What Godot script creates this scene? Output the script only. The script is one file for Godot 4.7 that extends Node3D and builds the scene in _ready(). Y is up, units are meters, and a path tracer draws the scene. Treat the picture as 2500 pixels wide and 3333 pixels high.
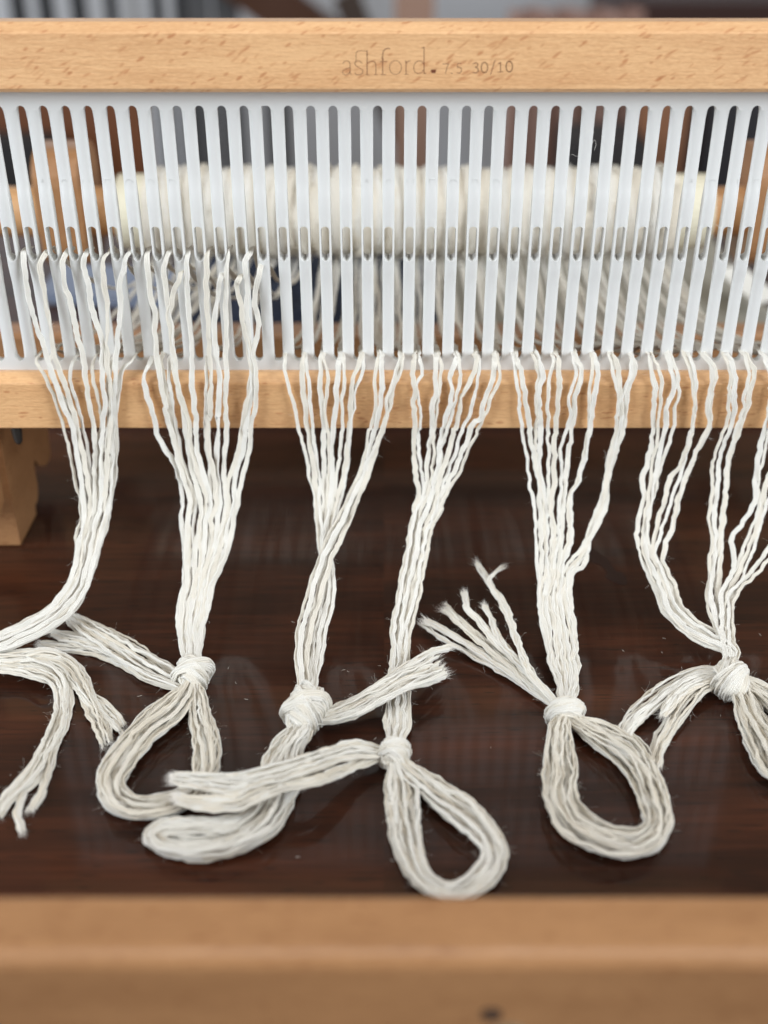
extends Node3D
# A rigid heddle loom on a dark table, warp ends tied in slip knots. Units are metres.

const EYE := Vector3(0.0, 0.232, 0.353)      # where the camera stands
const TILT := 31.0                           # degrees it looks down
const FOCAL := 3700.0                        # of a photograph 2500 wide
const ZOOM := 1.9518                         # enlargement in which paths were measured
const PITCH := 0.0066667                     # blade spacing of the heddle
# corners of the enlarged areas in which the yarn paths were measured
const TA := Vector2(0, 750)
const TB := Vector2(850, 750)
const TC := Vector2(1650, 750)
const TD := Vector2(0, 1300)
const TE := Vector2(850, 1300)
const TF := Vector2(1650, 1300)
const TG := Vector2(0, 1950)
const TH := Vector2(800, 1950)
const TI := Vector2(1650, 1950)

var rng := RandomNumberGenerator.new()
var crimp := FastNoiseLite.new()
var M := {}
var drape := PackedVector2Array()            # side view (z, height) of yarns that leave a slot
var drape_hole := PackedVector2Array()       # side view of yarns that leave a hole
var basis_cam: Basis
var fluff_spots := []
var cut_ends := []

func _ready() -> void:
	rng.seed = 7
	crimp.seed = 11
	crimp.noise_type = FastNoiseLite.TYPE_SIMPLEX
	crimp.frequency = 1.0
	basis_cam = Basis.from_euler(Vector3(deg_to_rad(-TILT), 0, 0))
	drape = PackedVector2Array([Vector2(-0.004, 0.0835), Vector2(0.000, 0.0835), Vector2(0.0035, 0.0815), Vector2(0.0068, 0.0765), Vector2(0.0080, 0.070), Vector2(0.0086, 0.057), Vector2(0.0125, 0.043), Vector2(0.022, 0.029), Vector2(0.037, 0.0165), Vector2(0.055, 0.0075), Vector2(0.075, 0.0025), Vector2(0.2, 0.0015)])
	drape_hole = PackedVector2Array([Vector2(-0.004, 0.1166), Vector2(0.0, 0.1166), Vector2(0.0024, 0.1125), Vector2(0.0036, 0.100), Vector2(0.0058, 0.085), Vector2(0.0085, 0.074), Vector2(0.0096, 0.057), Vector2(0.0135, 0.043), Vector2(0.023, 0.029), Vector2(0.038, 0.0165), Vector2(0.056, 0.0075), Vector2(0.076, 0.0025), Vector2(0.2, 0.0015)])
	make_camera()
	make_light()
	make_materials()
	make_photographer()
	make_table()
	make_room()
	make_loom()
	make_heddle()
	make_wound_warp()
	make_bundles()
	make_clutter()

# ---------------------------------------------------------------- camera, light
func make_camera() -> void:
	var cam := Camera3D.new()
	cam.name = "camera"
	cam.position = EYE
	cam.rotation_degrees = Vector3(-TILT, 0, 0)
	cam.near = 0.01
	cam.far = 30.0
	var at := CameraAttributesPhysical.new()
	at.frustum_focal_length = 26.644
	at.exposure_aperture = 3.9
	at.frustum_focus_distance = 0.357
	at.frustum_near = 0.01
	at.frustum_far = 30.0
	cam.attributes = at
	cam.current = true
	add_child(cam)
	cam.fov = rad_to_deg(2.0 * atan(1666.5 / FOCAL))
	var we := WorldEnvironment.new()
	we.name = "surroundings"
	var e := Environment.new()
	e.background_mode = Environment.BG_COLOR
	e.background_color = Color(0.72, 0.655, 0.575)
	e.background_energy_multiplier = 0.42
	e.tonemap_mode = Environment.TONE_MAPPER_LINEAR
	e.tonemap_exposure = 1.15
	e.ssao_enabled = true
	e.ssil_enabled = true
	e.sdfgi_enabled = true
	we.environment = e
	add_child(we)

func soft_lamp(called: String, label: String, at: Vector3, aim: Vector3, size: Vector2, energy: float, glow: float, tint: Color) -> void:
	var t := Node3D.new()
	t.name = called
	add_child(t, true)
	t.position = at
	var up := Vector3.UP if absf((aim - at).normalized().y) < 0.95 else Vector3(0, 0, -1)
	t.basis = Basis.looking_at(aim - at, up)
	t.set_meta("label", label)
	t.set_meta("category", "lamp" if called == "ceiling_lamp" else "window")  # the added wall light shares the window category
	var m := StandardMaterial3D.new()
	m.albedo_color = Color(0.8, 0.8, 0.8)
	m.emission_enabled = true
	m.emission = tint
	m.emission_energy_multiplier = glow
	var q := BoxMesh.new()
	q.size = Vector3(size.x, size.y, 0.01)
	var pane := MeshInstance3D.new()
	pane.name = "light_pane"
	pane.mesh = q
	pane.material_override = m
	pane.position = Vector3(0, 0, 0.006)
	t.add_child(pane, true)
	var l := AreaLight3D.new()
	l.name = "pane_glow"
	l.area_size = size
	l.area_normalize_energy = true
	l.light_energy = energy
	l.light_color = tint
	l.shadow_enabled = true
	l.position = Vector3(0, 0, -0.003)
	t.add_child(l, true)

func make_light() -> void:
	soft_lamp("window_light", "large pale window that lights the loom from the near left", Vector3(-1.25, 0.62, 0.75), Vector3(0, 0.1, 0.05), Vector2(1.0, 1.1), 2.1, 0.5, Color(0.93, 0.965, 1.0))
	soft_lamp("window_light", "large pale window that lights the loom from the near right", Vector3(1.3, 0.66, 0.8), Vector3(0, 0.1, 0.05), Vector2(1.0, 1.1), 2.3, 0.5, Color(0.94, 0.97, 1.0))
	soft_lamp("ceiling_lamp", "broad white ceiling light above the loom", Vector3(0.1, 1.7, 0.35), Vector3(0, 0, 0), Vector2(1.2, 0.9), 0.45, 0.5, Color(1.0, 0.985, 0.96))
	soft_lamp("added_wall_light", "pale panel added to brighten the grey wall behind the loom", Vector3(-1.9, 0.75, -1.45), Vector3(0.3, -0.1, -2.7), Vector2(0.8, 0.9), 1.3, 0.5, Color(0.96, 0.98, 1.0))  # added unseen light, there only to brighten the wall

func make_photographer() -> void:
	# stands at the near side of the table, outside the picture, and keeps light off the front beam
	var dark := plain("dark_pullover", lin(52, 54, 62), 0.9)
	var phone := thing("phone", "black phone held above the front beam by the photographer", "phone")
	var p := put("phone_body", slab_z(rounded(0.078, 0.160, 0.010), 0.004, 0.012), plain("phone_black", lin(30, 30, 32), 0.4), phone)
	p.transform = Transform3D(basis_cam, EYE + basis_cam * Vector3(0.0, -0.045, 0.006))
	var who := thing("person", "person in a dark pullover leaning over the near edge of the table", "person")
	var st := begin()
	var rows := [[-0.30, 0.17, 0.12, 0.62], [0.0, 0.19, 0.13, 0.60], [0.22, 0.21, 0.13, 0.60], [0.36, 0.21, 0.11, 0.60], [0.43, 0.17, 0.09, 0.58], [0.47, 0.07, 0.06, 0.56], [0.52, 0.055, 0.06, 0.54], [0.56, 0.075, 0.09, 0.53], [0.64, 0.078, 0.10, 0.53], [0.70, 0.06, 0.08, 0.54], [0.735, 0.01, 0.01, 0.55]]
	for i in rows.size() - 1:
		for k in 20:
			var c := []
			for e in [[i, k], [i + 1, k], [i + 1, k + 1], [i, k + 1]]:
				var r: Array = rows[e[0]]
				var a: float = -TAU * e[1] / 20.0
				c.append(Vector3(cos(a) * r[1], r[0], r[3] + sin(a) * r[2]))
			quad(st, c[0], c[1], c[2], c[3])
	put("body", st.commit(), dark, who)
	var skin := plain("skin", lin(196, 150, 124), 0.6)
	for s in [-1.0, 1.0]:
		var arm := PackedVector3Array([Vector3(s * 0.19, 0.36, 0.58), Vector3(s * 0.23, 0.24, 0.56), Vector3(s * 0.22, 0.14, 0.50), Vector3(s * 0.15, 0.14, 0.42), Vector3(s * 0.085, 0.175, 0.375)])
		put("sleeve", strand_mesh(smooth_path(arm, 0.012), lobes(1, 0.042), 0.0, 0.0, 1.0), dark, who)
		var hand := Node3D.new()
		hand.name = "hand"
		who.add_child(hand, true)
		put("palm", strand_mesh(smooth_path(PackedVector3Array([Vector3(s * 0.09, 0.172, 0.376), Vector3(s * 0.065, 0.19, 0.372), Vector3(s * 0.05, 0.2, 0.372)]), 0.004), lobes(2, 0.015), 0.6, 0.0, 2.0), skin, hand)
		for f in 5:
			var y := 0.172 + f * 0.014
			put("finger", strand_mesh(smooth_path(PackedVector3Array([Vector3(s * 0.055, y + 0.01, 0.378), Vector3(s * 0.048, y + 0.012, 0.368), Vector3(s * 0.040, y + 0.012 + 0.002 * f, 0.363), Vector3(s * 0.024, y + 0.014, 0.372)]), 0.004), lobes(1, 0.0075 - 0.0004 * absf(f - 2.0)), 0.0, 0.0, 3.0), skin, hand)


# ---------------------------------------------------------------- materials
func lin(r: float, g: float, b: float) -> Color:
	return Color(r / 255.0, g / 255.0, b / 255.0)

func plain(called: String, c: Color, rough := 0.6) -> StandardMaterial3D:
	var m := StandardMaterial3D.new()
	m.resource_name = called
	m.albedo_color = c
	m.roughness = rough
	return m

func beech(called: String, sd: int, slant: float, flecks: int, base: Color, dark: Color) -> StandardMaterial3D:
	# 300 mm along the grain, 75 mm across
	var w := 1200
	var h := 300
	var im := Image.create(w, h, false, Image.FORMAT_RGB8)
	var hm := Image.create(w, h, false, Image.FORMAT_RGB8)
	var n := FastNoiseLite.new()
	n.seed = sd
	n.frequency = 0.02
	n.fractal_octaves = 4
	var n2 := FastNoiseLite.new()
	n2.seed = sd + 3
	n2.frequency = 0.16
	n2.fractal_octaves = 2
	var n3 := FastNoiseLite.new()
	n3.seed = sd + 9
	n3.frequency = 0.006
	for y in h:
		for x in w:
			var a := n.get_noise_2d(x * 0.06, y * 1.0)
			var b := n2.get_noise_2d(x * 0.14, y * 1.6)
			var c := n3.get_noise_2d(x, y * 3.0)
			var d2 := n2.get_noise_2d(x * 0.55 + 900.0, y * 3.1)
			var k := clampf(0.30 + a * 0.40 + b * 0.32 + c * 0.3 + d2 * 0.42, 0.0, 1.0)
			im.set_pixel(x, y, base.lerp(dark, k * 0.55))
			var g := clampf(0.5 + b * 0.45 + a * 0.15 + d2 * 0.4, 0.0, 1.0)
			hm.set_pixel(x, y, Color(g, g, g))
	var r := RandomNumberGenerator.new()
	r.seed = sd
	var spot := Color(dark.r * 0.95, dark.g * 0.86, dark.b * 0.82)
	for i in flecks:
		var cx := r.randf() * w
		var cy := r.randf() * h
		var ln := r.randf_range(2.6, 7.0) * (1.0 if r.randf() < 0.8 else 1.5)
		var th := r.randf_range(1.0, 2.1)
		var an := slant + r.randf_range(-0.18, 0.18)
		var st := r.randf_range(0.15, 0.6)
		var ca := cos(an)
		var sa := sin(an)
		var box := int(ln + 2)
		for yy in range(maxi(0, int(cy) - box), mini(h, int(cy) + box + 1)):
			for xx in range(maxi(0, int(cx) - box), mini(w, int(cx) + box + 1)):
				var dx := xx - cx
				var dy := yy - cy
				var p := (dx * ca - dy * sa) / ln
				var q := (dx * sa + dy * ca) / th
				var d := p * p + q * q
				if d < 1.0:
					im.set_pixel(xx, yy, im.get_pixel(xx, yy).lerp(spot, st * (1.0 - d * d)))
					var g0 := hm.get_pixel(xx, yy).r * (1.0 - 0.4 * st)
					hm.set_pixel(xx, yy, Color(g0, g0, g0))
	var m := StandardMaterial3D.new()
	m.resource_name = called
	im.generate_mipmaps()
	m.albedo_texture = ImageTexture.create_from_image(im)
	m.roughness = 0.36
	m.heightmap_enabled = true
	m.heightmap_scale = 0.012
	m.heightmap_texture = ImageTexture.create_from_image(hm)
	m.clearcoat_enabled = true
	m.clearcoat = 0.45
	m.clearcoat_roughness = 0.22
	return m

func mahogany() -> StandardMaterial3D:
	# 800 mm along the grain, 400 mm across
	var w := 2048
	var h := 1024
	var im := Image.create(w, h, false, Image.FORMAT_RGB8)
	var n := FastNoiseLite.new()
	n.seed = 21
	n.frequency = 0.012
	n.fractal_octaves = 4
	var n2 := FastNoiseLite.new()
	n2.seed = 33
	n2.frequency = 0.09
	n2.fractal_octaves = 3
	var a0 := lin(41, 20, 11)
	var a1 := lin(75, 39, 23)
	for y in h:
		for x in w:
			var bend := 6.0 * sin(x * 0.004)
			var a := n.get_noise_2d(x * 0.10, (y + bend) * 1.0)
			var b := n2.get_noise_2d(x * 0.07, (y + bend) * 1.5)
			var k := clampf(0.42 + a * 0.75 + b * 0.42, 0.0, 1.0)
			im.set_pixel(x, y, a0.lerp(a1, k))
	var r := RandomNumberGenerator.new()
	r.seed = 5
	for i in 5200:
		var cx := r.randi_range(0, w - 1)
		var cy := r.randi_range(1, h - 2)
		var ln := r.randi_range(6, 34)
		var st := r.randf_range(0.3, 0.8)
		var sl := r.randf_range(-0.05, 0.05)
		for j in ln:
			var xx := cx + j
			if xx >= w:
				break
			var yy := clampi(int(cy + j * sl), 0, h - 1)
			var f := st * sin(PI * (j + 0.5) / ln)
			im.set_pixel(xx, yy, im.get_pixel(xx, yy).lerp(lin(14, 9, 7), f))
	var m := StandardMaterial3D.new()
	m.resource_name = "dark_table_wood"
	m.albedo_texture = ImageTexture.create_from_image(im)
	m.roughness = 0.4
	m.metallic_specular = 0.3
	m.clearcoat_enabled = true
	m.clearcoat = 0.55
	m.clearcoat_roughness = 0.09
	return m

func make_materials() -> void:
	M.bar = beech("beech_bar", 3, 0.55, 1500, lin(231, 185, 136), lin(190, 136, 92))
	M.bar_low = beech("beech_bar_low", 8, 0.03, 900, lin(228, 181, 130), lin(188, 134, 90))
	M.beam = beech("beech_shade_toned", 14, 0.0, 500, lin(174, 128, 87), lin(134, 92, 58))  # same beech, its colour darkened to stand in for shade
	M.table = mahogany()
	M.plastic = plain("white_plastic", lin(226, 226, 223), 0.26)
	M.plastic.backlight_enabled = true
	M.plastic.backlight = Color(0.40, 0.40, 0.40)
	# cotton: fine ply twist as relief
	var im := Image.create(64, 64, false, Image.FORMAT_L8)
	for y in 64:
		for x in 64:
			var p := fposmod((x + y) / 32.0, 1.0)
			var v := sin(p * PI)
			im.set_pixel(x, y, Color(v, v, v))
	im.bump_map_to_normal_map(6.0)
	im.convert(Image.FORMAT_RGB8)
	var tw := ImageTexture.create_from_image(im)
	var tints := [lin(242, 238, 228), lin(239, 233, 220), lin(243, 240, 232), lin(236, 228, 212)]
	M.cotton = []
	for t in tints:
		var c := plain("white_cotton", t, 0.78)
		c.normal_enabled = true
		c.normal_texture = tw
		c.normal_scale = 0.85
		c.rim_enabled = true
		c.rim = 0.35
		c.rim_tint = 0.5
		c.backlight_enabled = true
		c.backlight = Color(0.52, 0.51, 0.48)
		M.cotton.append(c)
	M.fluff = plain("cotton_fluff", lin(240, 236, 228), 0.9)
	M.burnt = plain("burnt_mark", lin(112, 62, 38), 0.6)
	M.steel = plain("steel", lin(126, 108, 84), 0.6)
	M.steel.metallic = 0.3
	M.dark = plain("black_knob", lin(56, 52, 48), 0.4)

# ---------------------------------------------------------------- mesh helpers
func put(called: String, mesh: Mesh, m: Material, parent: Node = self) -> MeshInstance3D:
	var o := MeshInstance3D.new()
	o.name = called
	o.mesh = mesh
	o.material_override = m
	parent.add_child(o, true)
	return o

func thing(called: String, label: String, category: String, at := Vector3.ZERO, group := "") -> Node3D:
	var o := Node3D.new()
	o.name = called
	add_child(o, true)
	o.position = at
	tag(o, label, category, group)
	return o

func tag(o: Node, label: String, category: String, group := "") -> void:
	o.set_meta("label", label)
	o.set_meta("category", category)
	if group:
		o.set_meta("group", group)

func from_arrays(v: PackedVector3Array, n: PackedVector3Array, uv: PackedVector2Array, ix: PackedInt32Array) -> ArrayMesh:
	var a := []
	a.resize(Mesh.ARRAY_MAX)
	a[Mesh.ARRAY_VERTEX] = v
	a[Mesh.ARRAY_NORMAL] = n
	a[Mesh.ARRAY_TEX_UV] = uv
	a[Mesh.ARRAY_INDEX] = ix
	var m := ArrayMesh.new()
	m.add_surface_from_arrays(Mesh.PRIMITIVE_TRIANGLES, a)
	return m

func quad(st: SurfaceTool, a: Vector3, b: Vector3, c: Vector3, d: Vector3, ua := Vector2.ZERO, ub := Vector2.ZERO, uc := Vector2.ZERO, ud := Vector2.ZERO) -> void:
	# a b c d run clockwise seen from the front
	var n := (c - a).cross(b - a).normalized()
	for p in [[a, ua], [b, ub], [c, uc], [a, ua], [c, uc], [d, ud]]:
		st.set_normal(n)
		st.set_uv(p[1])
		st.add_vertex(p[0])

func begin() -> SurfaceTool:
	var st := SurfaceTool.new()
	st.begin(Mesh.PRIMITIVE_TRIANGLES)
	return st

func triangles_of(pts: PackedVector2Array) -> PackedInt32Array:
	# the triangulation drops areas that are tiny in metres
	var big := PackedVector2Array()
	for p in pts:
		big.append(p * 1000.0)
	return Geometry2D.triangulate_polygon(big)

# closed outline in (z, y), run along x; uv in wood metres
func prism_x(outline: PackedVector2Array, x0: float, x1: float, off := 0.0) -> ArrayMesh:
	var st := begin()
	var nn := outline.size()
	var area := 0.0
	for i in nn:
		var p := outline[i]
		var q := outline[(i + 1) % nn]
		area += p.x * q.y - q.x * p.y
	var pts := outline.duplicate()
	if area > 0:
		pts.reverse()
	var s := 0.0
	for i in nn:
		var p: Vector2 = pts[i]
		var q: Vector2 = pts[(i + 1) % nn]
		var l := p.distance_to(q)
		var v0 := (s + off) / 0.075
		var v1 := (s + l + off) / 0.075
		quad(st, Vector3(x0, p.y, p.x), Vector3(x1, p.y, p.x), Vector3(x1, q.y, q.x), Vector3(x0, q.y, q.x), Vector2(x0 / 0.3 + 0.5, v0), Vector2(x1 / 0.3 + 0.5, v0), Vector2(x1 / 0.3 + 0.5, v1), Vector2(x0 / 0.3 + 0.5, v1))
		s += l
	var tri := triangles_of(pts)
	for sgn in [0, 1]:
		var x: float = x0 if sgn == 0 else x1
		for i in range(0, tri.size(), 3):
			var e: Array[Vector3] = []
			for k in 3:
				var p: Vector2 = pts[tri[i + k]]
				e.append(Vector3(x, p.y, p.x))
			var face := Vector3(-1 if sgn == 0 else 1, 0, 0)
			if (e[2] - e[0]).cross(e[1] - e[0]).dot(face) < 0:
				e.reverse()
			for p in e:
				st.set_normal(face)
				st.set_uv(Vector2(p.z / 0.3 + off, p.y / 0.075))
				st.add_vertex(p)
	return st.commit()

# closed outline in (x, y), given thickness along z
func slab_z(pts_in: PackedVector2Array, z0: float, z1: float) -> ArrayMesh:
	var st := begin()
	var pts := pts_in.duplicate()
	var area := 0.0
	for i in pts.size():
		var p: Vector2 = pts[i]
		var q: Vector2 = pts[(i + 1) % pts.size()]
		area += p.x * q.y - q.x * p.y
	if area < 0.0:
		pts.reverse()
	var nn := pts.size()
	for i in nn:
		var p: Vector2 = pts[i]
		var q: Vector2 = pts[(i + 1) % nn]
		quad(st, Vector3(p.x, p.y, z0), Vector3(p.x, p.y, z1), Vector3(q.x, q.y, z1), Vector3(q.x, q.y, z0), Vector2(0, p.y / 0.1), Vector2((z1 - z0) / 0.1, p.y / 0.1), Vector2((z1 - z0) / 0.1, q.y / 0.1), Vector2(0, q.y / 0.1))
	var tri := triangles_of(pts)
	for sgn in 2:
		var face := Vector3(0, 0, 1 if sgn else -1)
		for i in range(0, tri.size(), 3):
			var e: Array[Vector3] = []
			for k in 3:
				var p: Vector2 = pts[tri[i + k]]
				e.append(Vector3(p.x, p.y, z1 if sgn else z0))
			if (e[2] - e[0]).cross(e[1] - e[0]).dot(face) < 0:
				e.reverse()
			for p in e:
				st.set_normal(face)
				st.set_uv(Vector2(p.x, p.y) / 0.1)
				st.add_vertex(p)
	return st.commit()

func rounded(w: float, h: float, r: float, steps := 4) -> PackedVector2Array:
	var out := PackedVector2Array()
	for c in 4:
		var cx: float = (w / 2 - r) * (1 if c == 0 or c == 3 else -1)
		var cy: float = (h / 2 - r) * (1 if c < 2 else -1)
		for i in steps + 1:
			var a := PI / 2 * (c + float(i) / steps)
			out.append(Vector2(cx + cos(a) * r, cy + sin(a) * r))
	return out

func box_mesh(sx: float, sy: float, sz: float, bevel: float) -> ArrayMesh:
	# a box centred on its base, its upright edges rounded and its top edge eased
	return slab_z(rounded(sx, sy, bevel, 3), -sz / 2, sz / 2)

func lathe(outline: PackedVector2Array, sides: int) -> ArrayMesh:
	# (distance along x, radius), turned round the x axis
	var st := begin()
	st.set_smooth_group(0)
	for i in outline.size() - 1:
		for k in sides:
			var a := TAU * k / sides
			var b := TAU * (k + 1) / sides
			var p := outline[i]
			var q := outline[i + 1]
			quad(st, Vector3(p.x, cos(a) * p.y, sin(a) * p.y), Vector3(q.x, cos(a) * q.y, sin(a) * q.y), Vector3(q.x, cos(b) * q.y, sin(b) * q.y), Vector3(p.x, cos(b) * p.y, sin(b) * p.y), Vector2(p.x / 0.3, float(k) / sides), Vector2(q.x / 0.3, float(k) / sides), Vector2(q.x / 0.3, float(k + 1) / sides), Vector2(p.x / 0.3, float(k + 1) / sides))
	st.index()
	return st.commit()

# ---------------------------------------------------------------- measuring
func ray(p: Vector2) -> Vector3:
	return basis_cam * Vector3((p.x - 1250.0) / FOCAL, -(p.y - 1666.5) / FOCAL, -1.0)

func at_height(p: Vector2, h: float) -> Vector3:
	var d := ray(p)
	return EYE + d * ((h - EYE.y) / d.y)

func at_depth(p: Vector2, z: float) -> Vector3:
	var d := ray(p)
	return EYE + d * ((z - EYE.z) / d.z)

func on_drape(p: Vector2, prof: PackedVector2Array) -> Vector3:
	var d := ray(p)
	# heights over the profile along the ray change sign where they meet
	for i in prof.size() - 1:
		var a := prof[i]
		var b := prof[i + 1]
		var fa := EYE.y + d.y * ((a.x - EYE.z) / d.z) - a.y
		var fb := EYE.y + d.y * ((b.x - EYE.z) / d.z) - b.y
		if (fa <= 0.0) != (fb <= 0.0):
			var t := fa / (fa - fb)
			return at_depth(p, lerpf(a.x, b.x, t))
	if EYE.y + d.y * ((prof[0].x - EYE.z) / d.z) > prof[0].y:
		return at_depth(p, prof[0].x)
	return at_height(p, 0.0015)

# ---------------------------------------------------------------- yarn
func smooth_path(ctrl: PackedVector3Array, step: float) -> PackedVector3Array:
	var fine := PackedVector3Array()
	var n := ctrl.size()
	for i in n - 1:
		var p0 := ctrl[maxi(i - 1, 0)]
		var p1 := ctrl[i]
		var p2 := ctrl[i + 1]
		var p3 := ctrl[mini(i + 2, n - 1)]
		var c := maxi(2, int(p1.distance_to(p2) / (step * 0.5)))
		for k in c:
			var t := float(k) / c
			fine.append(p1.cubic_interpolate(p2, p0, p3, t))
	fine.append(ctrl[n - 1])
	var out := PackedVector3Array([fine[0]])
	var rest := step
	for i in fine.size() - 1:
		var a := fine[i]
		var b := fine[i + 1]
		var l := a.distance_to(b)
		while rest <= l and l > 0.0:
			a = a.lerp(b, rest / l)
			out.append(a)
			l = a.distance_to(b)
			rest = step
		rest -= l
	out.append(ctrl[n - 1])
	return out

func wobble(path: PackedVector3Array, amount: float, length: float, sd: float, floor_at: float) -> PackedVector3Array:
	var out := PackedVector3Array()
	var s := 0.0
	for i in path.size():
		if i > 0:
			s += path[i].distance_to(path[i - 1])
		var ease_in := smoothstep(0.0, 0.006, s)
		var p := path[i]
		p.x += amount * ease_in * (crimp.get_noise_2d(s / length, sd) + 0.3 * crimp.get_noise_2d(s / length * 2.3, sd + 40.0))
		p.y += amount * 0.7 * ease_in * crimp.get_noise_2d(s / length, sd + 80.0)
		p.z += amount * 0.7 * ease_in * crimp.get_noise_2d(s / length, sd + 120.0)
		p.y = maxf(p.y, floor_at)
		out.append(p)
	return out

func lobes(count: int, r: float) -> Array:
	# outline and outward directions of strands lying side by side
	var pts := PackedVector2Array()
	var nor := PackedVector2Array()
	if count == 1:
		for k in 7:
			var a := -TAU * k / 7.0
			pts.append(Vector2(cos(a), sin(a)) * r)
			nor.append(Vector2(cos(a), sin(a)))
		return [pts, nor]
	var gap := r * 1.62
	for side in 2:
		for j in count:
			var i := j if side == 0 else count - 1 - j
			var cx := (i - (count - 1) / 2.0) * gap
			for k in 4:
				var a := (PI - PI * (k + 0.5) / 4.0) if side == 0 else (TAU - PI * (k + 0.5) / 4.0)
				if side == 1:
					a = -PI * (k + 0.5) / 4.0
				var d := Vector2(cos(a), sin(a))
				pts.append(Vector2(cx, 0) + d * r)
				nor.append(d)
	return [pts, nor]

func strand_mesh(path: PackedVector3Array, shape: Array, roll0: float, roll_rate: float, sd: float) -> ArrayMesh:
	var sec: PackedVector2Array = shape[0]
	var dirs: PackedVector2Array = shape[1]
	var k := sec.size()
	var n := path.size()
	var v := PackedVector3Array()
	var nn := PackedVector3Array()
	var uv := PackedVector2Array()
	var ix := PackedInt32Array()
	var s := 0.0
	var face := Vector3(0, 0.66, 0.75)
	for i in n:
		var t := (path[mini(i + 1, n - 1)] - path[maxi(i - 1, 0)]).normalized()
		if i > 0:
			s += path[i].distance_to(path[i - 1])
		var b := face - t * face.dot(t)
		b = b.normalized() if b.length() > 0.05 else Vector3.RIGHT
		var a := t.cross(b).normalized()
		var roll := roll0 + roll_rate * crimp.get_noise_2d(s / 0.02, sd + 300.0)
		var ca := cos(roll)
		var sa := sin(roll)
		var a2 := a * ca + b * sa
		var b2 := b * ca - a * sa
		var fat := 1.0 + 0.11 * crimp.get_noise_2d(s / 0.0018, sd + 500.0)
		fat *= 1.0 + 0.14 * crimp.get_noise_2d(s / 0.013, sd + 700.0)
		if i == 0 or i == n - 1:
			fat *= 0.55
		for j in k + 1:
			var q := sec[j % k]
			var d := dirs[j % k]
			v.append(path[i] + (a2 * q.x + b2 * q.y) * fat)
			nn.append(a2 * d.x + b2 * d.y)
			uv.append(Vector2(float(j) / k * (2.0 if k < 9 else k / 4.0), s / 0.0015))
	for i in n - 1:
		for j in k:
			var p := i * (k + 1) + j
			var q := p + k + 1
			ix.append_array([p, q, p + 1, p + 1, q, q + 1])
	# close both ends
	for e in [0, n - 1]:
		var c := v.size()
		v.append(path[e])
		nn.append((path[0] - path[1]).normalized() if e == 0 else (path[n - 1] - path[n - 2]).normalized())
		uv.append(Vector2.ZERO)
		for j in k:
			var p: int = e * (k + 1) + j
			if e == 0:
				ix.append_array([c, p, p + 1])
			else:
				ix.append_array([c, p + 1, p])
	return from_arrays(v, nn, uv, ix)

func spots(list: Array) -> PackedVector2Array:
	# [corner, x, y, x, y, corner, x, y ...] in enlarged pixels -> pixels of the photograph
	var out := PackedVector2Array()
	var o := Vector2.ZERO
	var i := 0
	while i < list.size():
		if list[i] is Vector2:
			o = list[i]
			i += 1
		else:
			out.append(o + Vector2(list[i], list[i + 1]) / ZOOM)
			i += 2
	return out

func course(list: Array) -> Array:
	# [corner, [x, y, half width, base height in mm], ...] -> [[pixel, half width in pixels, height], ...]
	var out := []
	var o := Vector2.ZERO
	var h := -1.0
	for e in list:
		if e is Vector2:
			o = e
		else:
			if e.size() > 3:
				h = e[3]
			out.append([o + Vector2(e[0], e[1]) / ZOOM, e[2] / ZOOM, h])
	return out

func side(c: Array, i: int) -> Vector2:
	var a: Vector2 = c[maxi(i - 1, 0)][0]
	var b: Vector2 = c[mini(i + 1, c.size() - 1)][0]
	var d := (b - a).normalized()
	return Vector2(d.y, -d.x)

func note_fluff(path: PackedVector3Array) -> void:
	for i in range(3, path.size() - 1, 5):
		fluff_spots.append([path[i], (path[i] - path[i - 1]).normalized()])

# yarns that come out of the heddle and run together into a bundle
func add_yarns(root: Node3D, tops: Array, path_list: Array, sd: int, wide := 2, lift := 0.0) -> void:
	var c := course(path_list)
	var n := tops.size()
	for i in n:
		var px := spots(tops[i])
		var hole := px[0].y < 1100.0
		var prof := drape_hole if hole else drape
		var pts := PackedVector3Array()
		# start behind the heddle, inside the slot or hole
		var first := on_drape(px[0], prof)
		pts.append(Vector3(first.x, first.y - 0.001, -0.010))
		for p in px:
			pts.append(on_drape(p, prof))
		var u := -0.93 + 1.86 * (i + 0.5) / n
		var lay := float((i * 7 + sd) % 3) / 2.0
		for k in c.size():
			var jit := 0.16 * crimp.get_noise_2d(k * 0.8, sd * 3.7 + i * 9.1)
			var q: Vector2 = c[k][0] + side(c, k) * (c[k][1] * clampf(u + jit, -1.0, 1.0))
			var r3 := 0.0
			if c[k][2] < 0.0:
				var g := on_drape(q, prof)
				var deep: float = lay * 0.0016 * smoothstep(60.0, 20.0, c[k][1])
				r3 = maxf(g.y + deep * 0.8, 0.0008) + lift * smoothstep(0.0, 2.0, k)
			else:
				r3 = c[k][2] * 0.001 + 0.0007 + lay * 0.0022 + lift
			pts.append(at_height(q, r3))
		var path := smooth_path(pts, 0.0015)
		path = wobble(path, 0.00046 if sd < 4 or sd > 30 else 0.00064, 0.0088 if sd < 4 or sd > 30 else 0.0072, sd * 17.0 + i * 3.3, 0.0006)
		var cnt := 3 if hole or (i * 5 + sd) % 2 == 0 else 2
		var shape := lobes(cnt, 0.00035)
		put("yarn", strand_mesh(path, shape, rng.randf_range(-0.35, 0.35), 1.3, sd * 5.0 + i), M.cotton[(i + sd) % 3], root)
		note_fluff(path)

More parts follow.
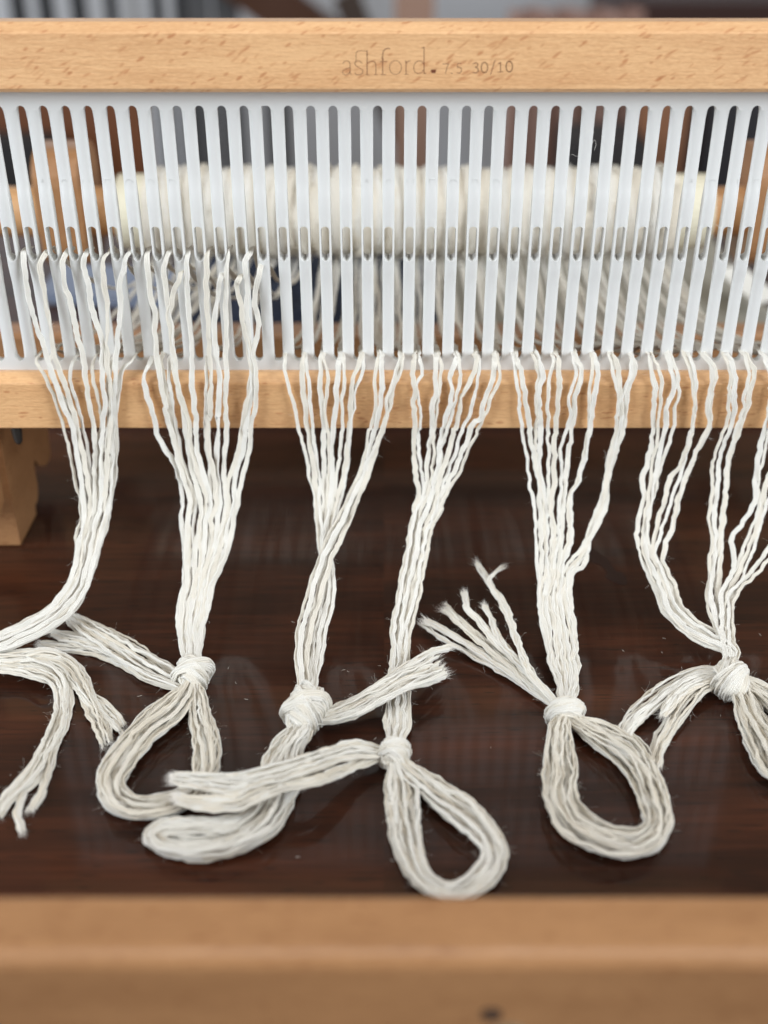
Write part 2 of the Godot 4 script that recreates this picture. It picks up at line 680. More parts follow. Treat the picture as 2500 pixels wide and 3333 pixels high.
# loose strands that follow one course: loops and cut tails
func add_strands(parent: Node, list: Array, count: int, sd: int, pile: float, ragged := 0.0, called := "strand", two := 0.45) -> void:
	var c := course(list)
	count = int(ceil(count * 1.4))
	for i in count:
		var u := -0.95 + 1.9 * (i + 0.5) / count
		u = clampf(u + rng.randf_range(-0.5, 0.5) * 1.9 / count, -1, 1)
		var v := rng.randf() if i % 2 else rng.randf() * 0.45
		var room := sqrt(maxf(0.0, 1.0 - u * u))
		var pts := PackedVector3Array()
		for k in c.size():
			var uu := clampf(u + 0.30 * crimp.get_noise_2d(k * 0.7, sd * 5.1 + i * 7.7), -1.05, 1.05)
			var vv := clampf(v + 0.5 * crimp.get_noise_2d(k * 0.7, sd * 9.3 + i * 5.1), 0.0, 1.0)
			var q: Vector2 = c[k][0] + side(c, k) * (c[k][1] * uu)
			var swell: float = clampf(c[k][1] / 40.0, 0.35, 1.3)
			var h: float = 0.0006 + maxf(c[k][2], 0.0) * 0.001 + pile * swell * (0.12 + 0.88 * vv * (0.35 + 0.65 * room))
			pts.append(at_height(q, h))
		if ragged > 0.0:
			var last := pts.size() - 1
			pts[last] = pts[last - 1].lerp(pts[last], rng.randf_range(1.0 - ragged, 1.0 + ragged * 0.4))
		var path := smooth_path(pts, 0.0016)
		path = wobble(path, 0.0006, 0.0075, sd * 13.0 + i * 2.9, 0.0005)
		var shape := lobes(2 if rng.randf() < two else 1, 0.00036)
		put(called, strand_mesh(path, shape, rng.randf_range(-0.7, 0.7), 1.5, sd * 3.0 + i), M.cotton[(i * 3 + sd) % 4], parent)
		note_fluff(path)
		if ragged > 0.0:
			cut_ends.append([path[path.size() - 2], (path[path.size() - 1] - path[maxi(path.size() - 4, 0)]).normalized()])

# wraps that lie round the gathered strands
func add_knot(root: Node3D, o: Vector2, x: float, y: float, half_w: float, half_l: float, turn: float, high: float, sd: int, count := 10, slant := 0.25) -> void:
	var px := o + Vector2(x, y) / ZOOM
	var mid := at_height(px, high)
	var px_per_m := FOCAL / (basis_cam.inverse() * (mid - EYE)).z * -1.0 * ZOOM
	var a := half_w / px_per_m
	var l := half_l / px_per_m
	var knot := Node3D.new()
	knot.name = "knot"
	root.add_child(knot, true)
	# the axis lies on the table, turned from the direction towards the viewer
	var axis := Vector3(sin(turn), -0.30, cos(turn)).normalized()
	var across := axis.cross(Vector3.UP).normalized() * -1.0
	var up := across.cross(axis).normalized()
	if up.y < 0:
		up = -up
	var total := count + 4
	for j in total:
		var outer := j >= count
		var f := (j + 0.5) / count * 2.0 - 1.0
		if outer:
			f = (j - count) * 0.22 - 0.35
		var prof := sqrt(maxf(0.2, 1.0 - 0.72 * f * f)) * (1.06 if outer else 1.0)
		var tip := (slant if not outer else -slant * 0.9 - 0.25) + rng.randf_range(-0.22, 0.22)
		var pts := PackedVector3Array()
		var turns := 30
		var start := PI * 1.5
		for k in turns + 1:
			var t := start + TAU * 1.04 * k / turns
			var rr := prof * (1.0 + 0.12 * crimp.get_noise_2d(t * 0.9, sd * 3.0 + j))
			pts.append(mid + across * (cos(t) * (a - 0.0005) * rr) + up * (sin(t) * (high * 0.97) * rr) + axis * (f * l * 0.9 + tip * cos(t) * l * (1.0 - 0.5 * absf(f)) + 0.0003 * sin(t * 2.0 + j)))
		var path := smooth_path(pts, 0.0011)
		put("wrap", strand_mesh(wobble(path, 0.00022, 0.006, sd + j * 2.0, 0.0004), lobes(2 + j % 2, 0.00042), 0.0, 0.8, sd + j), M.cotton[(j + sd) % 3], knot)
	# the strands inside, bulging out of both ends
	for j in 14:
		var u := -0.8 + 1.6 * (j % 7 + 0.5) / 7.0
		var lift := 0.25 if j < 7 else 0.72
		var pts := PackedVector3Array()
		for k in 9:
			var f := k / 4.0 - 1.0
			var sq := sqrt(maxf(0.0, 1.0 - pow(absf(f) * 0.75, 2.0)))
			pts.append(mid + axis * (f * l * 1.12) + across * (u * a * 0.72 * sq + 0.0004 * sin(k * 1.7 + j)) + up * ((lift - 0.45) * high * 1.3 * sq))
		put("inner_strand", strand_mesh(wobble(smooth_path(pts, 0.0013), 0.0003, 0.006, sd * 4.0 + j, 0.0004), lobes(2, 0.00050), 0.3, 0.8, sd + j), M.cotton[(j + 1) % 4], knot)

func add_fluff(root: Node3D, count: int) -> void:
	var st := begin()
	for i in count:
		var s: Array = fluff_spots[rng.randi() % fluff_spots.size()]
		var p: Vector3 = s[0]
		var along: Vector3 = s[1]
		var out := Vector3(rng.randf_range(-1, 1), rng.randf_range(-0.2, 1), rng.randf_range(-0.3, 1)).normalized()
		out = (out - along * out.dot(along) * 0.5).normalized()
		var bend := Vector3(rng.randf_range(-1, 1), rng.randf_range(-1, 1), rng.randf_range(-1, 1)) * 0.9
		var ln := rng.randf_range(0.0008, 0.0026)
		var r := rng.randf_range(0.000009, 0.000016)
		var curl := Vector3(rng.randf_range(-1, 1), rng.randf_range(-1, 1), rng.randf_range(-1, 1))
		var prev := p
		for k in range(1, 6):
			var f := k / 5.0
			var q := p + (out * f + bend * f * f * 0.6 + curl * 0.35 * sin(f * 5.0)) * ln
			q.y = maxf(q.y, 0.0003)
			var d := (q - prev).normalized()
			var a := d.cross(Vector3(0.3, 0.5, 0.8)).normalized() * r
			var b := d.cross(a).normalized() * r
			var c0 := [a, -a * 0.5 + b * 0.87, -a * 0.5 - b * 0.87]
			for j in 3:
				quad(st, prev + c0[j], prev + c0[(j + 1) % 3], q + c0[(j + 1) % 3], q + c0[j])
			prev = q
	# cut ends open into single fibres
	for e in cut_ends:
		for i in 9:
			var p: Vector3 = e[0] + Vector3(rng.randf_range(-1, 1), rng.randf_range(-0.5, 1), rng.randf_range(-1, 1)) * 0.0003
			var aim: Vector3 = (e[1] + Vector3(rng.randf_range(-1, 1), rng.randf_range(-0.5, 0.8), rng.randf_range(-1, 1)) * 0.42).normalized()
			var bend := Vector3(rng.randf_range(-1, 1), rng.randf_range(-1, 0.6), rng.randf_range(-1, 1)) * 0.6
			var ln := rng.randf_range(0.0012, 0.0034)
			var prev := p
			for k in range(1, 5):
				var f := k / 4.0
				var q := p + (aim * f + bend * f * f * 0.5) * ln
				q.y = maxf(q.y, 0.0003)
				var d := (q - prev).normalized()
				var r := 0.00007 * (1.15 - f)
				var a := d.cross(Vector3(0.3, 0.5, 0.8)).normalized() * r
				var b := d.cross(a).normalized() * r
				var c0 := [a, -a * 0.5 + b * 0.87, -a * 0.5 - b * 0.87]
				for j in 3:
					quad(st, prev + c0[j], prev + c0[(j + 1) % 3], q + c0[(j + 1) % 3], q + c0[j])
				prev = q
	cut_ends.clear()
	var o := put("fluff", st.commit(), M.fluff, root)
	o.set_meta("kind", "stuff")
	fluff_spots.clear()

# slack warp behind the heddle, up to the roller
func add_back_warp(root: Node3D, tops: Array, sd: int) -> void:
	var seen := {}
	for i in tops.size():
		var px := spots(tops[i])
		var hole := px[0].y < 1100.0
		var prof := drape_hole if hole else drape
		var s := on_drape(px[0], prof)
		var key := int(round(s.x / 0.003))
		if seen.has(key):
			continue
		seen[key] = true
		for two in (1 if hole else 2):
			var a := Vector3(s.x, s.y - 0.001, -0.010)
			var end := Vector3(s.x * 0.93 + rng.randf_range(-0.004, 0.004), 0.083 - 0.0195, -0.158)
			var pts := PackedVector3Array([a])
			var sag := rng.randf_range(0.010, 0.020)
			for k in range(1, 8):
				var f := k / 8.0
				var p := a.lerp(end, f)
				p.y -= sag * 4.0 * f * (1.0 - f)
				p.x += rng.randf_range(-0.0006, 0.0006) + 0.002 * (two - 0.5) * sin(PI * f)
				pts.append(p)
			pts.append(end)
			pts.append(end + Vector3(0, 0.012, -0.019))
			put("back_yarn", strand_mesh(wobble(smooth_path(pts, 0.004), 0.0003, 0.02, sd + i, 0.001), lobes(2, 0.00048), 0.0, 1.0, sd + i), M.cotton[(i + two) % 3], root)

func bundle(label: String) -> Node3D:
	return thing("warp_bundle", label, "yarn", Vector3.ZERO, "bundles of warp ends tied in front of the heddle")

func make_bundles() -> void:
	bundle_far_left()
	bundle_left()
	bundle_mid_left()
	bundle_mid()
	bundle_mid_right()
	bundle_right()

func bundle_far_left() -> void:
	var b := bundle("white cotton bundle that leaves the picture at the left, its cut tails on the table")
	var tops := [
		[TA, 228, 825, 290, 930, 350, 1080, 393, 1200, TD, 440, 330, 475, 500],
		[TA, 150, 150, 165, 340, 200, 500, 250, 650, 300, 800, 350, 960, 420, 1150, TD, 450, 120, 490, 330],
		[TA, 325, 800, 310, 870, 360, 990, 430, 1110, TD, 460, 150, 505, 340],
		[TA, 288, 150, 255, 230, 280, 350, 285, 440, 315, 570, 338, 720, 355, 820, 405, 960, 455, 1120, TD, 480, 130, 520, 300],
		[TA, 465, 830, 445, 920, 455, 1000, 500, 1130, 530, 1260, TD, 560, 330],
		[TA, 418, 150, 400, 240, 410, 340, 450, 450, 480, 620, 520, 780, 540, 900, 565, 1080, 600, 1250, TD, 605, 400],
		[TA, 592, 835, 590, 920, 605, 1010, 635, 1120, 645, 1240, TD, 625, 250, 630, 400],
		[TA, 545, 150, 530, 210, 560, 330, 580, 480, 620, 600, 650, 720, 650, 830, 650, 950, 668, 1120, TD, 650, 200],
		[TA, 712, 820, 700, 880, 690, 970, 690, 1100, TD, 690, 150],
		[TA, 680, 150, 650, 200, 660, 320, 680, 450, 682, 600, 680, 760, 690, 930, 710, 1120, TD, 700, 150],
		[TA, 812, 150, 790, 230, 760, 370, 765, 500, 750, 650, 740, 800, 730, 960, 720, 1120, TD, 715, 200],
		[TA, 840, 825, 780, 880, 760, 960, 740, 1100, TD, 735, 150, 738, 350]]
	add_yarns(b, tops, [TD, [610, 640, 118], [600, 760, 95], [565, 900, 90], [535, 1050, 80], [495, 1180, 72], TG, [410, 40, 75], [300, 130, 72], [150, 210, 68], [0, 275, 60], [-120, 330, 45]], 1, 3)
	var t := Node3D.new()
	t.name = "tail"
	b.add_child(t, true)
	add_strands(t, [TG, [-120, 350, 45, 3], [-20, 405, 60, 3], [120, 410, 68], [270, 440, 72], [370, 510, 62, 1], [400, 620, 58, 0], [380, 780, 56], [310, 930, 58], [250, 1050, 58], [170, 1150, 48], [60, 1250, 36], [-20, 1370, 30]], 10, 41, 0.0035, 0.2)
	add_strands(t, [TG, [-20, 420, 50, 3], [120, 430, 55], [270, 460, 60], [380, 530, 50, 1], [405, 640, 45, 0], [385, 800, 40], [340, 950, 36], [300, 1100, 32], [260, 1230, 26], [190, 1345, 22]], 5, 42, 0.003, 0.25)
	add_strands(t, [TG, [120, 420, 45, 3], [300, 470, 45], [390, 600, 40, 1], [360, 800, 36, 0], [270, 1000, 34], [190, 1140, 24], [130, 1270, 18], [115, 1380, 15], [135, 1480, 22]], 4, 43, 0.002, 0.15)
	var t2 := Node3D.new()
	t2.name = "tail"
	b.add_child(t2, true)
	add_strands(t2, [TG, [-120, 345, 40, 4], [20, 365, 40, 4], [170, 355, 38, 4], [310, 350, 42], [430, 395, 42, 2], [520, 510, 46, 0], [575, 650, 52], [640, 780, 55], [690, 920, 44]], 9, 44, 0.003, 0.35)
	add_strands(t2, [TG, [170, 370, 30, 4], [330, 390, 36, 3], [450, 480, 36, 1], [560, 620, 44, 0], [680, 710, 46], [790, 830, 36]], 6, 45, 0.0025, 0.2)
	add_back_warp(b, tops, 1)
	add_fluff(b, 1680)

func bundle_left() -> void:
	var b := bundle("white cotton bundle with wide C shaped loop, hanging from heddle holes, second from left")
	var tops := [
		[TA, 955, 840, 915, 930, 930, 1050, 970, 1150, 990, 1260, TD, 1000, 220, 1060, 330, 1120, 430],
		[TA, 930, 150, 940, 260, 960, 420, 985, 540, 985, 650, 1000, 800, 1020, 960, 1060, 1130, TD, 1050, 60, 1100, 250, 1130, 400],
		[TA, 1020, 810, 1035, 900, 1050, 1010, 1090, 1160, TD, 1110, 180, 1145, 370],
		[TA, 1075, 830, 1075, 930, 1090, 1050, 1110, 1200, TD, 1130, 230, 1165, 400],
		[TA, 1070, 150, 1045, 260, 1060, 420, 1080, 560, 1100, 750, 1120, 930, 1160, 1120, TD, 1165, 80, 1190, 250, 1215, 420],
		[TA, 1150, 280, 1110, 390, 1075, 520, 1085, 650, 1105, 850, 1130, 1000, 1180, 1150, TD, 1200, 150, 1225, 350],
		[TA, 1195, 150, 1185, 270, 1190, 420, 1200, 560, 1215, 700, 1215, 860, 1225, 1020, 1245, 1200, TD, 1240, 150, 1260, 350],
		[TA, 1312, 830, 1310, 950, 1310, 1080, 1300, 1230, TD, 1300, 120, 1310, 280],
		[TA, 1318, 150, 1310, 300, 1315, 480, 1325, 600, 1330, 750, 1345, 900, 1340, 1050, 1335, 1200, TD, 1315, 100, 1330, 300],
		[TA, 1405, 290, 1385, 410, 1365, 560, 1365, 720, 1390, 880, 1395, 1050, 1375, 1200, TD, 1385, 100, 1385, 300, 1375, 450],
		[TA, 1445, 150, 1440, 330, 1435, 500, 1440, 650, 1435, 800, 1440, 960, 1430, 1200, TD, 1440, 150, 1430, 330, 1420, 480],
		[TA, 1525, 295, 1505, 350, 1530, 480, 1550, 600, 1580, 750, 1600, 900, 1570, 1080, 1545, 1230, TD, 1540, 200, 1510, 350, 1450, 520],
		[TA, 1585, 150, 1555, 230, 1575, 380, 1565, 520, 1590, 760, 1600, 980, 1580, 1160, TD, 1570, 120, 1550, 300, 1490, 500],
		[TA, 1655, 240, 1620, 450, 1645, 600, 1610, 780, 1630, 950, 1620, 1150, TD, 1600, 150, 1570, 380, 1530, 540]]
	add_yarns(b, tops, [TD, [1335, 640, 195], [1320, 760, 185], [1310, 900, 160], [1288, 1040, 138], [1262, 1180, 108], TG, [1240, 20, 108], [1215, 180, 92], [1215, 290, 72], [1222, 400, 48]], 2, 3)
	add_knot(b, TG, 1225, 475, 112, 92, -0.25, 0.0046, 3, 9, 0.5)
	var t := Node3D.new()
	t.name = "tail"
	b.add_child(t, true)
	add_strands(t, [TG, [1150, 520, 50, 2], [980, 440, 82, 2], [810, 340, 82, 1], [650, 240, 74, 1], [510, 155, 54, 2], [410, 95, 26, 2]], 13, 51, 0.003, 0.3)
	add_strands(t, [TG, [1130, 550, 36, 1], [960, 490, 50, 0], [790, 400, 46], [600, 325, 36], [400, 300, 30], [250, 285, 18]], 5, 52, 0.002, 0.12)
	add_strands(t, [TG, [1120, 530, 40, 1], [860, 400, 50, 1], [690, 310, 44], [520, 262, 36], [400, 235, 28], [330, 215, 20]], 6, 53, 0.0025, 0.2)
	var l := Node3D.new()
	l.name = "loop"
	b.add_child(l, true)
	add_strands(l, [TG, [1222, 490, 34, 3], [1205, 550, 52, 2], [1100, 690, 90, 0], [930, 830, 95], [780, 1000, 95], [705, 1130, 92], [735, 1260, 90], [850, 1325, 78], [1000, 1320, 72], [1150, 1280, 66], [1265, 1180, 66], [1310, 1050, 82], [1305, 900, 88], [1270, 720, 64], [1245, 570, 46, 2], [1228, 490, 30, 3]], 26, 54, 0.0052)
	add_back_warp(b, tops, 2)
	add_fluff(b, 2080)

func bundle_mid_left() -> void:
	var b := bundle("white cotton bundle crossing itself above a fat knot, brush tail lying over its neighbour")
	var tops := [
		[TB, 150, 812, 150, 880, 180, 1000, 215, 1140, 240, 1260, TE, 225, 150, 280, 330, 310, 500],
		[TB, 262, 812, 262, 920, 275, 1080, 290, 1250, TE, 300, 200, 320, 350, 345, 520],
		[TB, 280, 812, 300, 920, 310, 1080, 330, 1250, TE, 330, 200, 355, 400, 375, 520],
		[TB, 385, 812, 375, 950, 385, 1100, 400, 1260, TE, 400, 200, 395, 370, 400, 520],
		[TB, 400, 812, 425, 950, 410, 1100, 415, 1260, TE, 425, 200, 430, 400],
		[TB, 500, 812, 485, 920, 475, 1100, 460, 1260, TE, 455, 250, 450, 420],
		[TB, 520, 812, 530, 930, 515, 1080, 515, 1250, TE, 510, 180, 500, 330, 485, 450],
		[TB, 630, 812, 590, 930, 570, 1080, 560, 1260, TE, 560, 200, 540, 380, 525, 500],
		[TB, 645, 812, 640, 900, 600, 1020, 590, 1150, TE, 580, 80, 560, 300, 545, 450],
		[TB, 745, 812, 715, 950, 730, 1080, 700, 1260, TE, 690, 180, 670, 320, 620, 480],
		[TB, 765, 812, 770, 950, 760, 1080, 730, 1260, TE, 720, 180, 690, 330, 650, 480],
		[TB, 880, 812, 850, 930, 800, 1080, 800, 1180, 770, 1269, TE, 760, 220, 710, 330, 670, 480],
		[TB, 895, 815, 880, 900, 830, 1020, 815, 1140, TE, 800, 100, 740, 280, 690, 440]]
	add_yarns(b, tops.slice(0, 9), [TE, [420, 640, 105], [405, 800, 62], [400, 940, 36], [425, 1080, 38], [425, 1200, 48], [405, 1310, 56], TH, [465, 200, 52], [445, 350, 50], [425, 470, 42], [400, 600, 42]], 3, 3)
	# the right hand yarns cross over the others
	add_yarns(b, tops.slice(9), [TE, [590, 620, 42], [530, 760, 50], [455, 900, 52], [405, 1020, 52], [350, 1180, 56], [315, 1310, 60], TH, [372, 200, 54], [358, 350, 52], [362, 470, 42], [376, 600, 38]], 31, 3, 0.0016)
	add_knot(b, TH, 380, 705, 122, 150, -0.42, 0.0064, 1, 14, 0.35)
	var t := Node3D.new()
	t.name = "tail"
	b.add_child(t, true)
	add_strands(t, [TH, [450, 760, 36, 3], [560, 735, 58, 3], [700, 680, 66, 4], [870, 590, 68, 6], [1020, 510, 78, 7], [1140, 470, 88, 6], [1235, 420, 100, 5]], 20, 61, 0.0028, 0.45)
	add_strands(t, [TH, [560, 710, 30, 4], [760, 620, 30, 5], [950, 490, 24, 8], [1080, 390, 20, 8], [1200, 330, 14, 7], [1310, 305, 12, 6]], 4, 62, 0.0018, 0.2)
	var l := Node3D.new()
	l.name = "loop"
	b.add_child(l, true)
	add_strands(l, [TH, [378, 740, 40, 3], [355, 820, 66, 3], [285, 920, 100, 1], [230, 1050, 132, 0], [215, 1200, 120], [150, 1370, 105], [10, 1490, 95], TG, [1430, 1550, 82], [1250, 1580, 76], [1060, 1555, 66], [965, 1500, 54, 1], [1010, 1462, 50, 1], [1150, 1440, 54, 2], [1300, 1440, 50, 2], [1450, 1435, 44, 2], [1580, 1385, 42, 1], TH, [130, 1240, 56, 1], [210, 1050, 66, 2], [300, 910, 56, 2], [360, 830, 40, 2], [380, 750, 30, 3]], 26, 63, 0.0054)
	add_back_warp(b, tops, 3)
	add_fluff(b, 2080)

func bundle_mid() -> void:
	var b := bundle("white cotton bundle with drop shaped loop at the front beam, tail thrown to left")
	var tops := [
		[TB, 975, 812, 960, 900, 975, 1000, 965, 1120, 985, 1260, TE, 970, 200, 975, 400],
		[TB, 1005, 812, 1020, 900, 985, 1010, 1015, 1150, 1015, 1260, TE, 1000, 200, 1010, 400],
		[TB, 1112, 812, 1105, 870, 1115, 1000, 1085, 1130, 1095, 1260, TE, 1085, 200, 1060, 370],
		[TB, 1130, 812, 1140, 880, 1135, 1010, 1110, 1140, 1105, 1260, TE, 1095, 200, 1095, 380],
		[TB, 1240, 812, 1205, 940, 1210, 1050, 1175, 1180, 1160, 1269, TE, 1150, 180, 1130, 340],
		[TB, 1255, 812, 1270, 930, 1240, 1060, 1205, 1180, TE, 1190, 150, 1150, 300, 1140, 420],
		[TB, 1365, 812, 1340, 930, 1280, 1040, 1260, 1150, 1240, 1269, TE, 1230, 180, 1190, 330],
		[TB, 1380, 812, 1385, 920, 1350, 1060, 1320, 1180, TE, 1290, 150, 1250, 280, 1205, 410],
		[TB, 1490, 812, 1470, 930, 1430, 1050, 1390, 1200, TE, 1350, 150, 1290, 300, 1235, 430],
		[TB, 1505, 812, 1510, 930, 1460, 1070, 1400, 1230, TE, 1380, 190, 1310, 340, 1260, 460]]
	add_yarns(b, tops, [TE, [1090, 590, 108], [1055, 700, 95], [1020, 820, 80], [985, 1000, 78], [950, 1180, 80], [920, 1330, 75], TH, [990, 200, 66], [985, 350, 64], [975, 520, 68], [965, 700, 78], [972, 800, 88], [945, 890, 46]], 4, 2)
	add_knot(b, TH, 940, 985, 92, 88, -0.25, 0.0046, 2, 9, 0.12)
	var t := Node3D.new()
	t.name = "tail"
	b.add_child(t, true)
	add_strands(t, [TH, [860, 975, 36, 4], [710, 958, 56, 6], [560, 985, 58, 9], [420, 1040, 62, 11], [250, 1085, 62, 11], [60, 1140, 64, 10], TG, [1480, 1175, 66, 8], [1300, 1165, 58, 8], [1180, 1150, 48, 8], [1110, 1140, 40, 8]], 15, 71, 0.0032, 0.25)
	add_strands(t, [TH, [850, 1000, 26, 3], [720, 1040, 34, 4], [560, 1110, 36, 8], [400, 1165, 30, 10], [230, 1180, 36, 10], [60, 1240, 50, 9], TG, [1500, 1290, 52, 8], [1340, 1300, 46, 7], [1200, 1290, 40, 7], [1120, 1260, 34, 7]], 8, 72, 0.0026, 0.3)
	var l := Node3D.new()
	l.name = "loop"
	b.add_child(l, true)
	add_strands(l, [TH, [945, 1000, 34, 3], [955, 1080, 54, 2], [985, 1200, 90, 0], [1000, 1350, 105], [1020, 1500, 95], [1060, 1650, 78], [1140, 1790, 62], [1290, 1850, 55], [1440, 1810, 70], [1550, 1700, 82], [1570, 1580, 84], [1490, 1450, 92], [1350, 1330, 98], [1190, 1220, 80], [1020, 1080, 50, 2], [950, 1000, 30, 3]], 26, 73, 0.0048)
	add_back_warp(b, tops, 4)
	add_fluff(b, 1840)

func bundle_mid_right() -> void:
	var b := bundle("white cotton bundle with open ring loop and frayed tail fanned to upper left")
	var tops := [
		[TC, 45, 805, 50, 900, 70, 1020, 85, 1150, 95, 1269, TF, 100, 200, 130, 400, 150, 560, 175, 720],
		[TC, 60, 805, 95, 920, 115, 1050, 130, 1180, TF, 130, 110, 150, 250, 190, 420, 205, 560, 210, 720],
		[TC, 170, 805, 200, 900, 185, 1050, 190, 1200, TF, 180, 200, 180, 400, 215, 580, 230, 720],
		[TC, 190, 805, 225, 920, 205, 1060, 210, 1200, TF, 210, 200, 205, 420, 230, 600, 250, 760],
		[TC, 295, 805, 285, 900, 265, 1020, 262, 1200, TF, 262, 200, 265, 400, 262, 560, 268, 680, 290, 820],
		[TC, 320, 805, 335, 920, 325, 1060, 305, 1230, TF, 310, 200, 300, 400, 305, 520, 280, 680, 300, 850],
		[TC, 420, 805, 435, 920, 395, 1060, 405, 1180, TF, 375, 200, 340, 350, 350, 480, 335, 640, 330, 820],
		[TC, 440, 805, 475, 930, 430, 1080, 425, 1200, TF, 410, 200, 390, 380, 370, 520, 355, 700, 350, 850],
		[TC, 540, 805, 540, 900, 525, 1080, 520, 1230, TF, 510, 230, 480, 400, 430, 550, 390, 640, 395, 800, 385, 900],
		[TC, 555, 805, 580, 930, 555, 1060, 545, 1180, TF, 540, 120, 500, 350, 455, 500, 405, 610, 405, 780, 400, 900],
		[TC, 655, 805, 690, 980, 715, 1060, 705, 1150, 690, 1269, TF, 700, 200, 640, 400, 610, 600, 540, 780, 480, 930],
		[TC, 675, 805, 710, 900, 720, 1040, 720, 1150, TF, 720, 150, 660, 350, 620, 620, 540, 800, 495, 950],
		[TC, 790, 805, 780, 920, 740, 1040, 730, 1150, TF, 740, 100, 690, 300, 640, 480, 630, 640, 560, 800, 505, 980],
		[TC, 800, 805, 815, 890, 770, 1020, 745, 1160, TF, 745, 120, 700, 320, 650, 460, 620, 700, 520, 900, 490, 1040]]
	add_yarns(b, tops, [TF, [310, 1090, 125], [300, 1180, 112], TI, [295, 10, 112], [330, 200, 116], [360, 400, 102], [380, 540, 72], [380, 650, 46]], 5, 2)
	add_knot(b, TI, 368, 722, 118, 70, 0.1, 0.0050, 6, 8, -0.12)
	var t := Node3D.new()
	t.name = "tail"
	b.add_child(t, true)
	add_strands(t, [TI, [315, 660, 18, 3], [130, 440, 18, 6], TE, [1560, 1330, 18, 9], [1460, 1180, 15, 10], [1375, 1040, 15, 11]], 4, 81, 0.0015, 0.06)
	add_strands(t, [TI, [320, 660, 12, 3], [140, 430, 14, 6], TE, [1520, 1290, 10, 9], [1450, 1160, 8, 11], [1490, 1100, 8, 12], [1540, 1062, 10, 12]], 2, 82, 0.001, 0.06)
	add_strands(t, [TI, [310, 660, 18, 3], [60, 390, 22, 4], TH, [1580, 260, 20, 6], [1470, 120, 18, 7], TE, [1310, 1330, 18, 8], [1290, 1225, 16, 8]], 5, 83, 0.0015, 0.08)
	add_strands(t, [TI, [300, 665, 22, 2], TH, [1659, 400, 26, 3], [1500, 265, 26, 4], [1380, 160, 24, 5], [1265, 58, 26, 5]], 7, 84, 0.002, 0.12)
	add_strands(t, [TI, [290, 668, 20, 2], TH, [1645, 440, 24, 2], [1500, 345, 24, 2], [1350, 250, 22, 3], [1230, 180, 20, 3], [1140, 138, 20, 4]], 6, 85, 0.002, 0.1)
	add_strands(t, [TI, [280, 672, 12, 1], TH, [1620, 460, 14, 1], [1450, 365, 12, 1], [1300, 285, 12, 2], [1190, 215, 12, 2], [1125, 165, 12, 3]], 3, 86, 0.0012, 0.05)
	add_strands(t, [TI, [315, 655, 14, 3], TH, [1640, 290, 16, 6], [1560, 130, 14, 7], [1515, 38, 16, 8]], 4, 87, 0.0015, 0.1)
	var l := Node3D.new()
	l.name = "loop"
	b.add_child(l, true)
	add_strands(l, [TI, [370, 730, 40, 3], [340, 790, 60, 3], [335, 940, 98, 0], [340, 1100, 110], [340, 1250, 108], [420, 1410, 104], [600, 1510, 96], [790, 1550, 92], [920, 1500, 92], [960, 1390, 84], [925, 1250, 92], [860, 1090, 98], [760, 960, 112], [620, 870, 86], [450, 785, 50, 2], [376, 730, 36, 3]], 28, 88, 0.0056)
	add_back_warp(b, tops, 5)
	add_fluff(b, 2240)

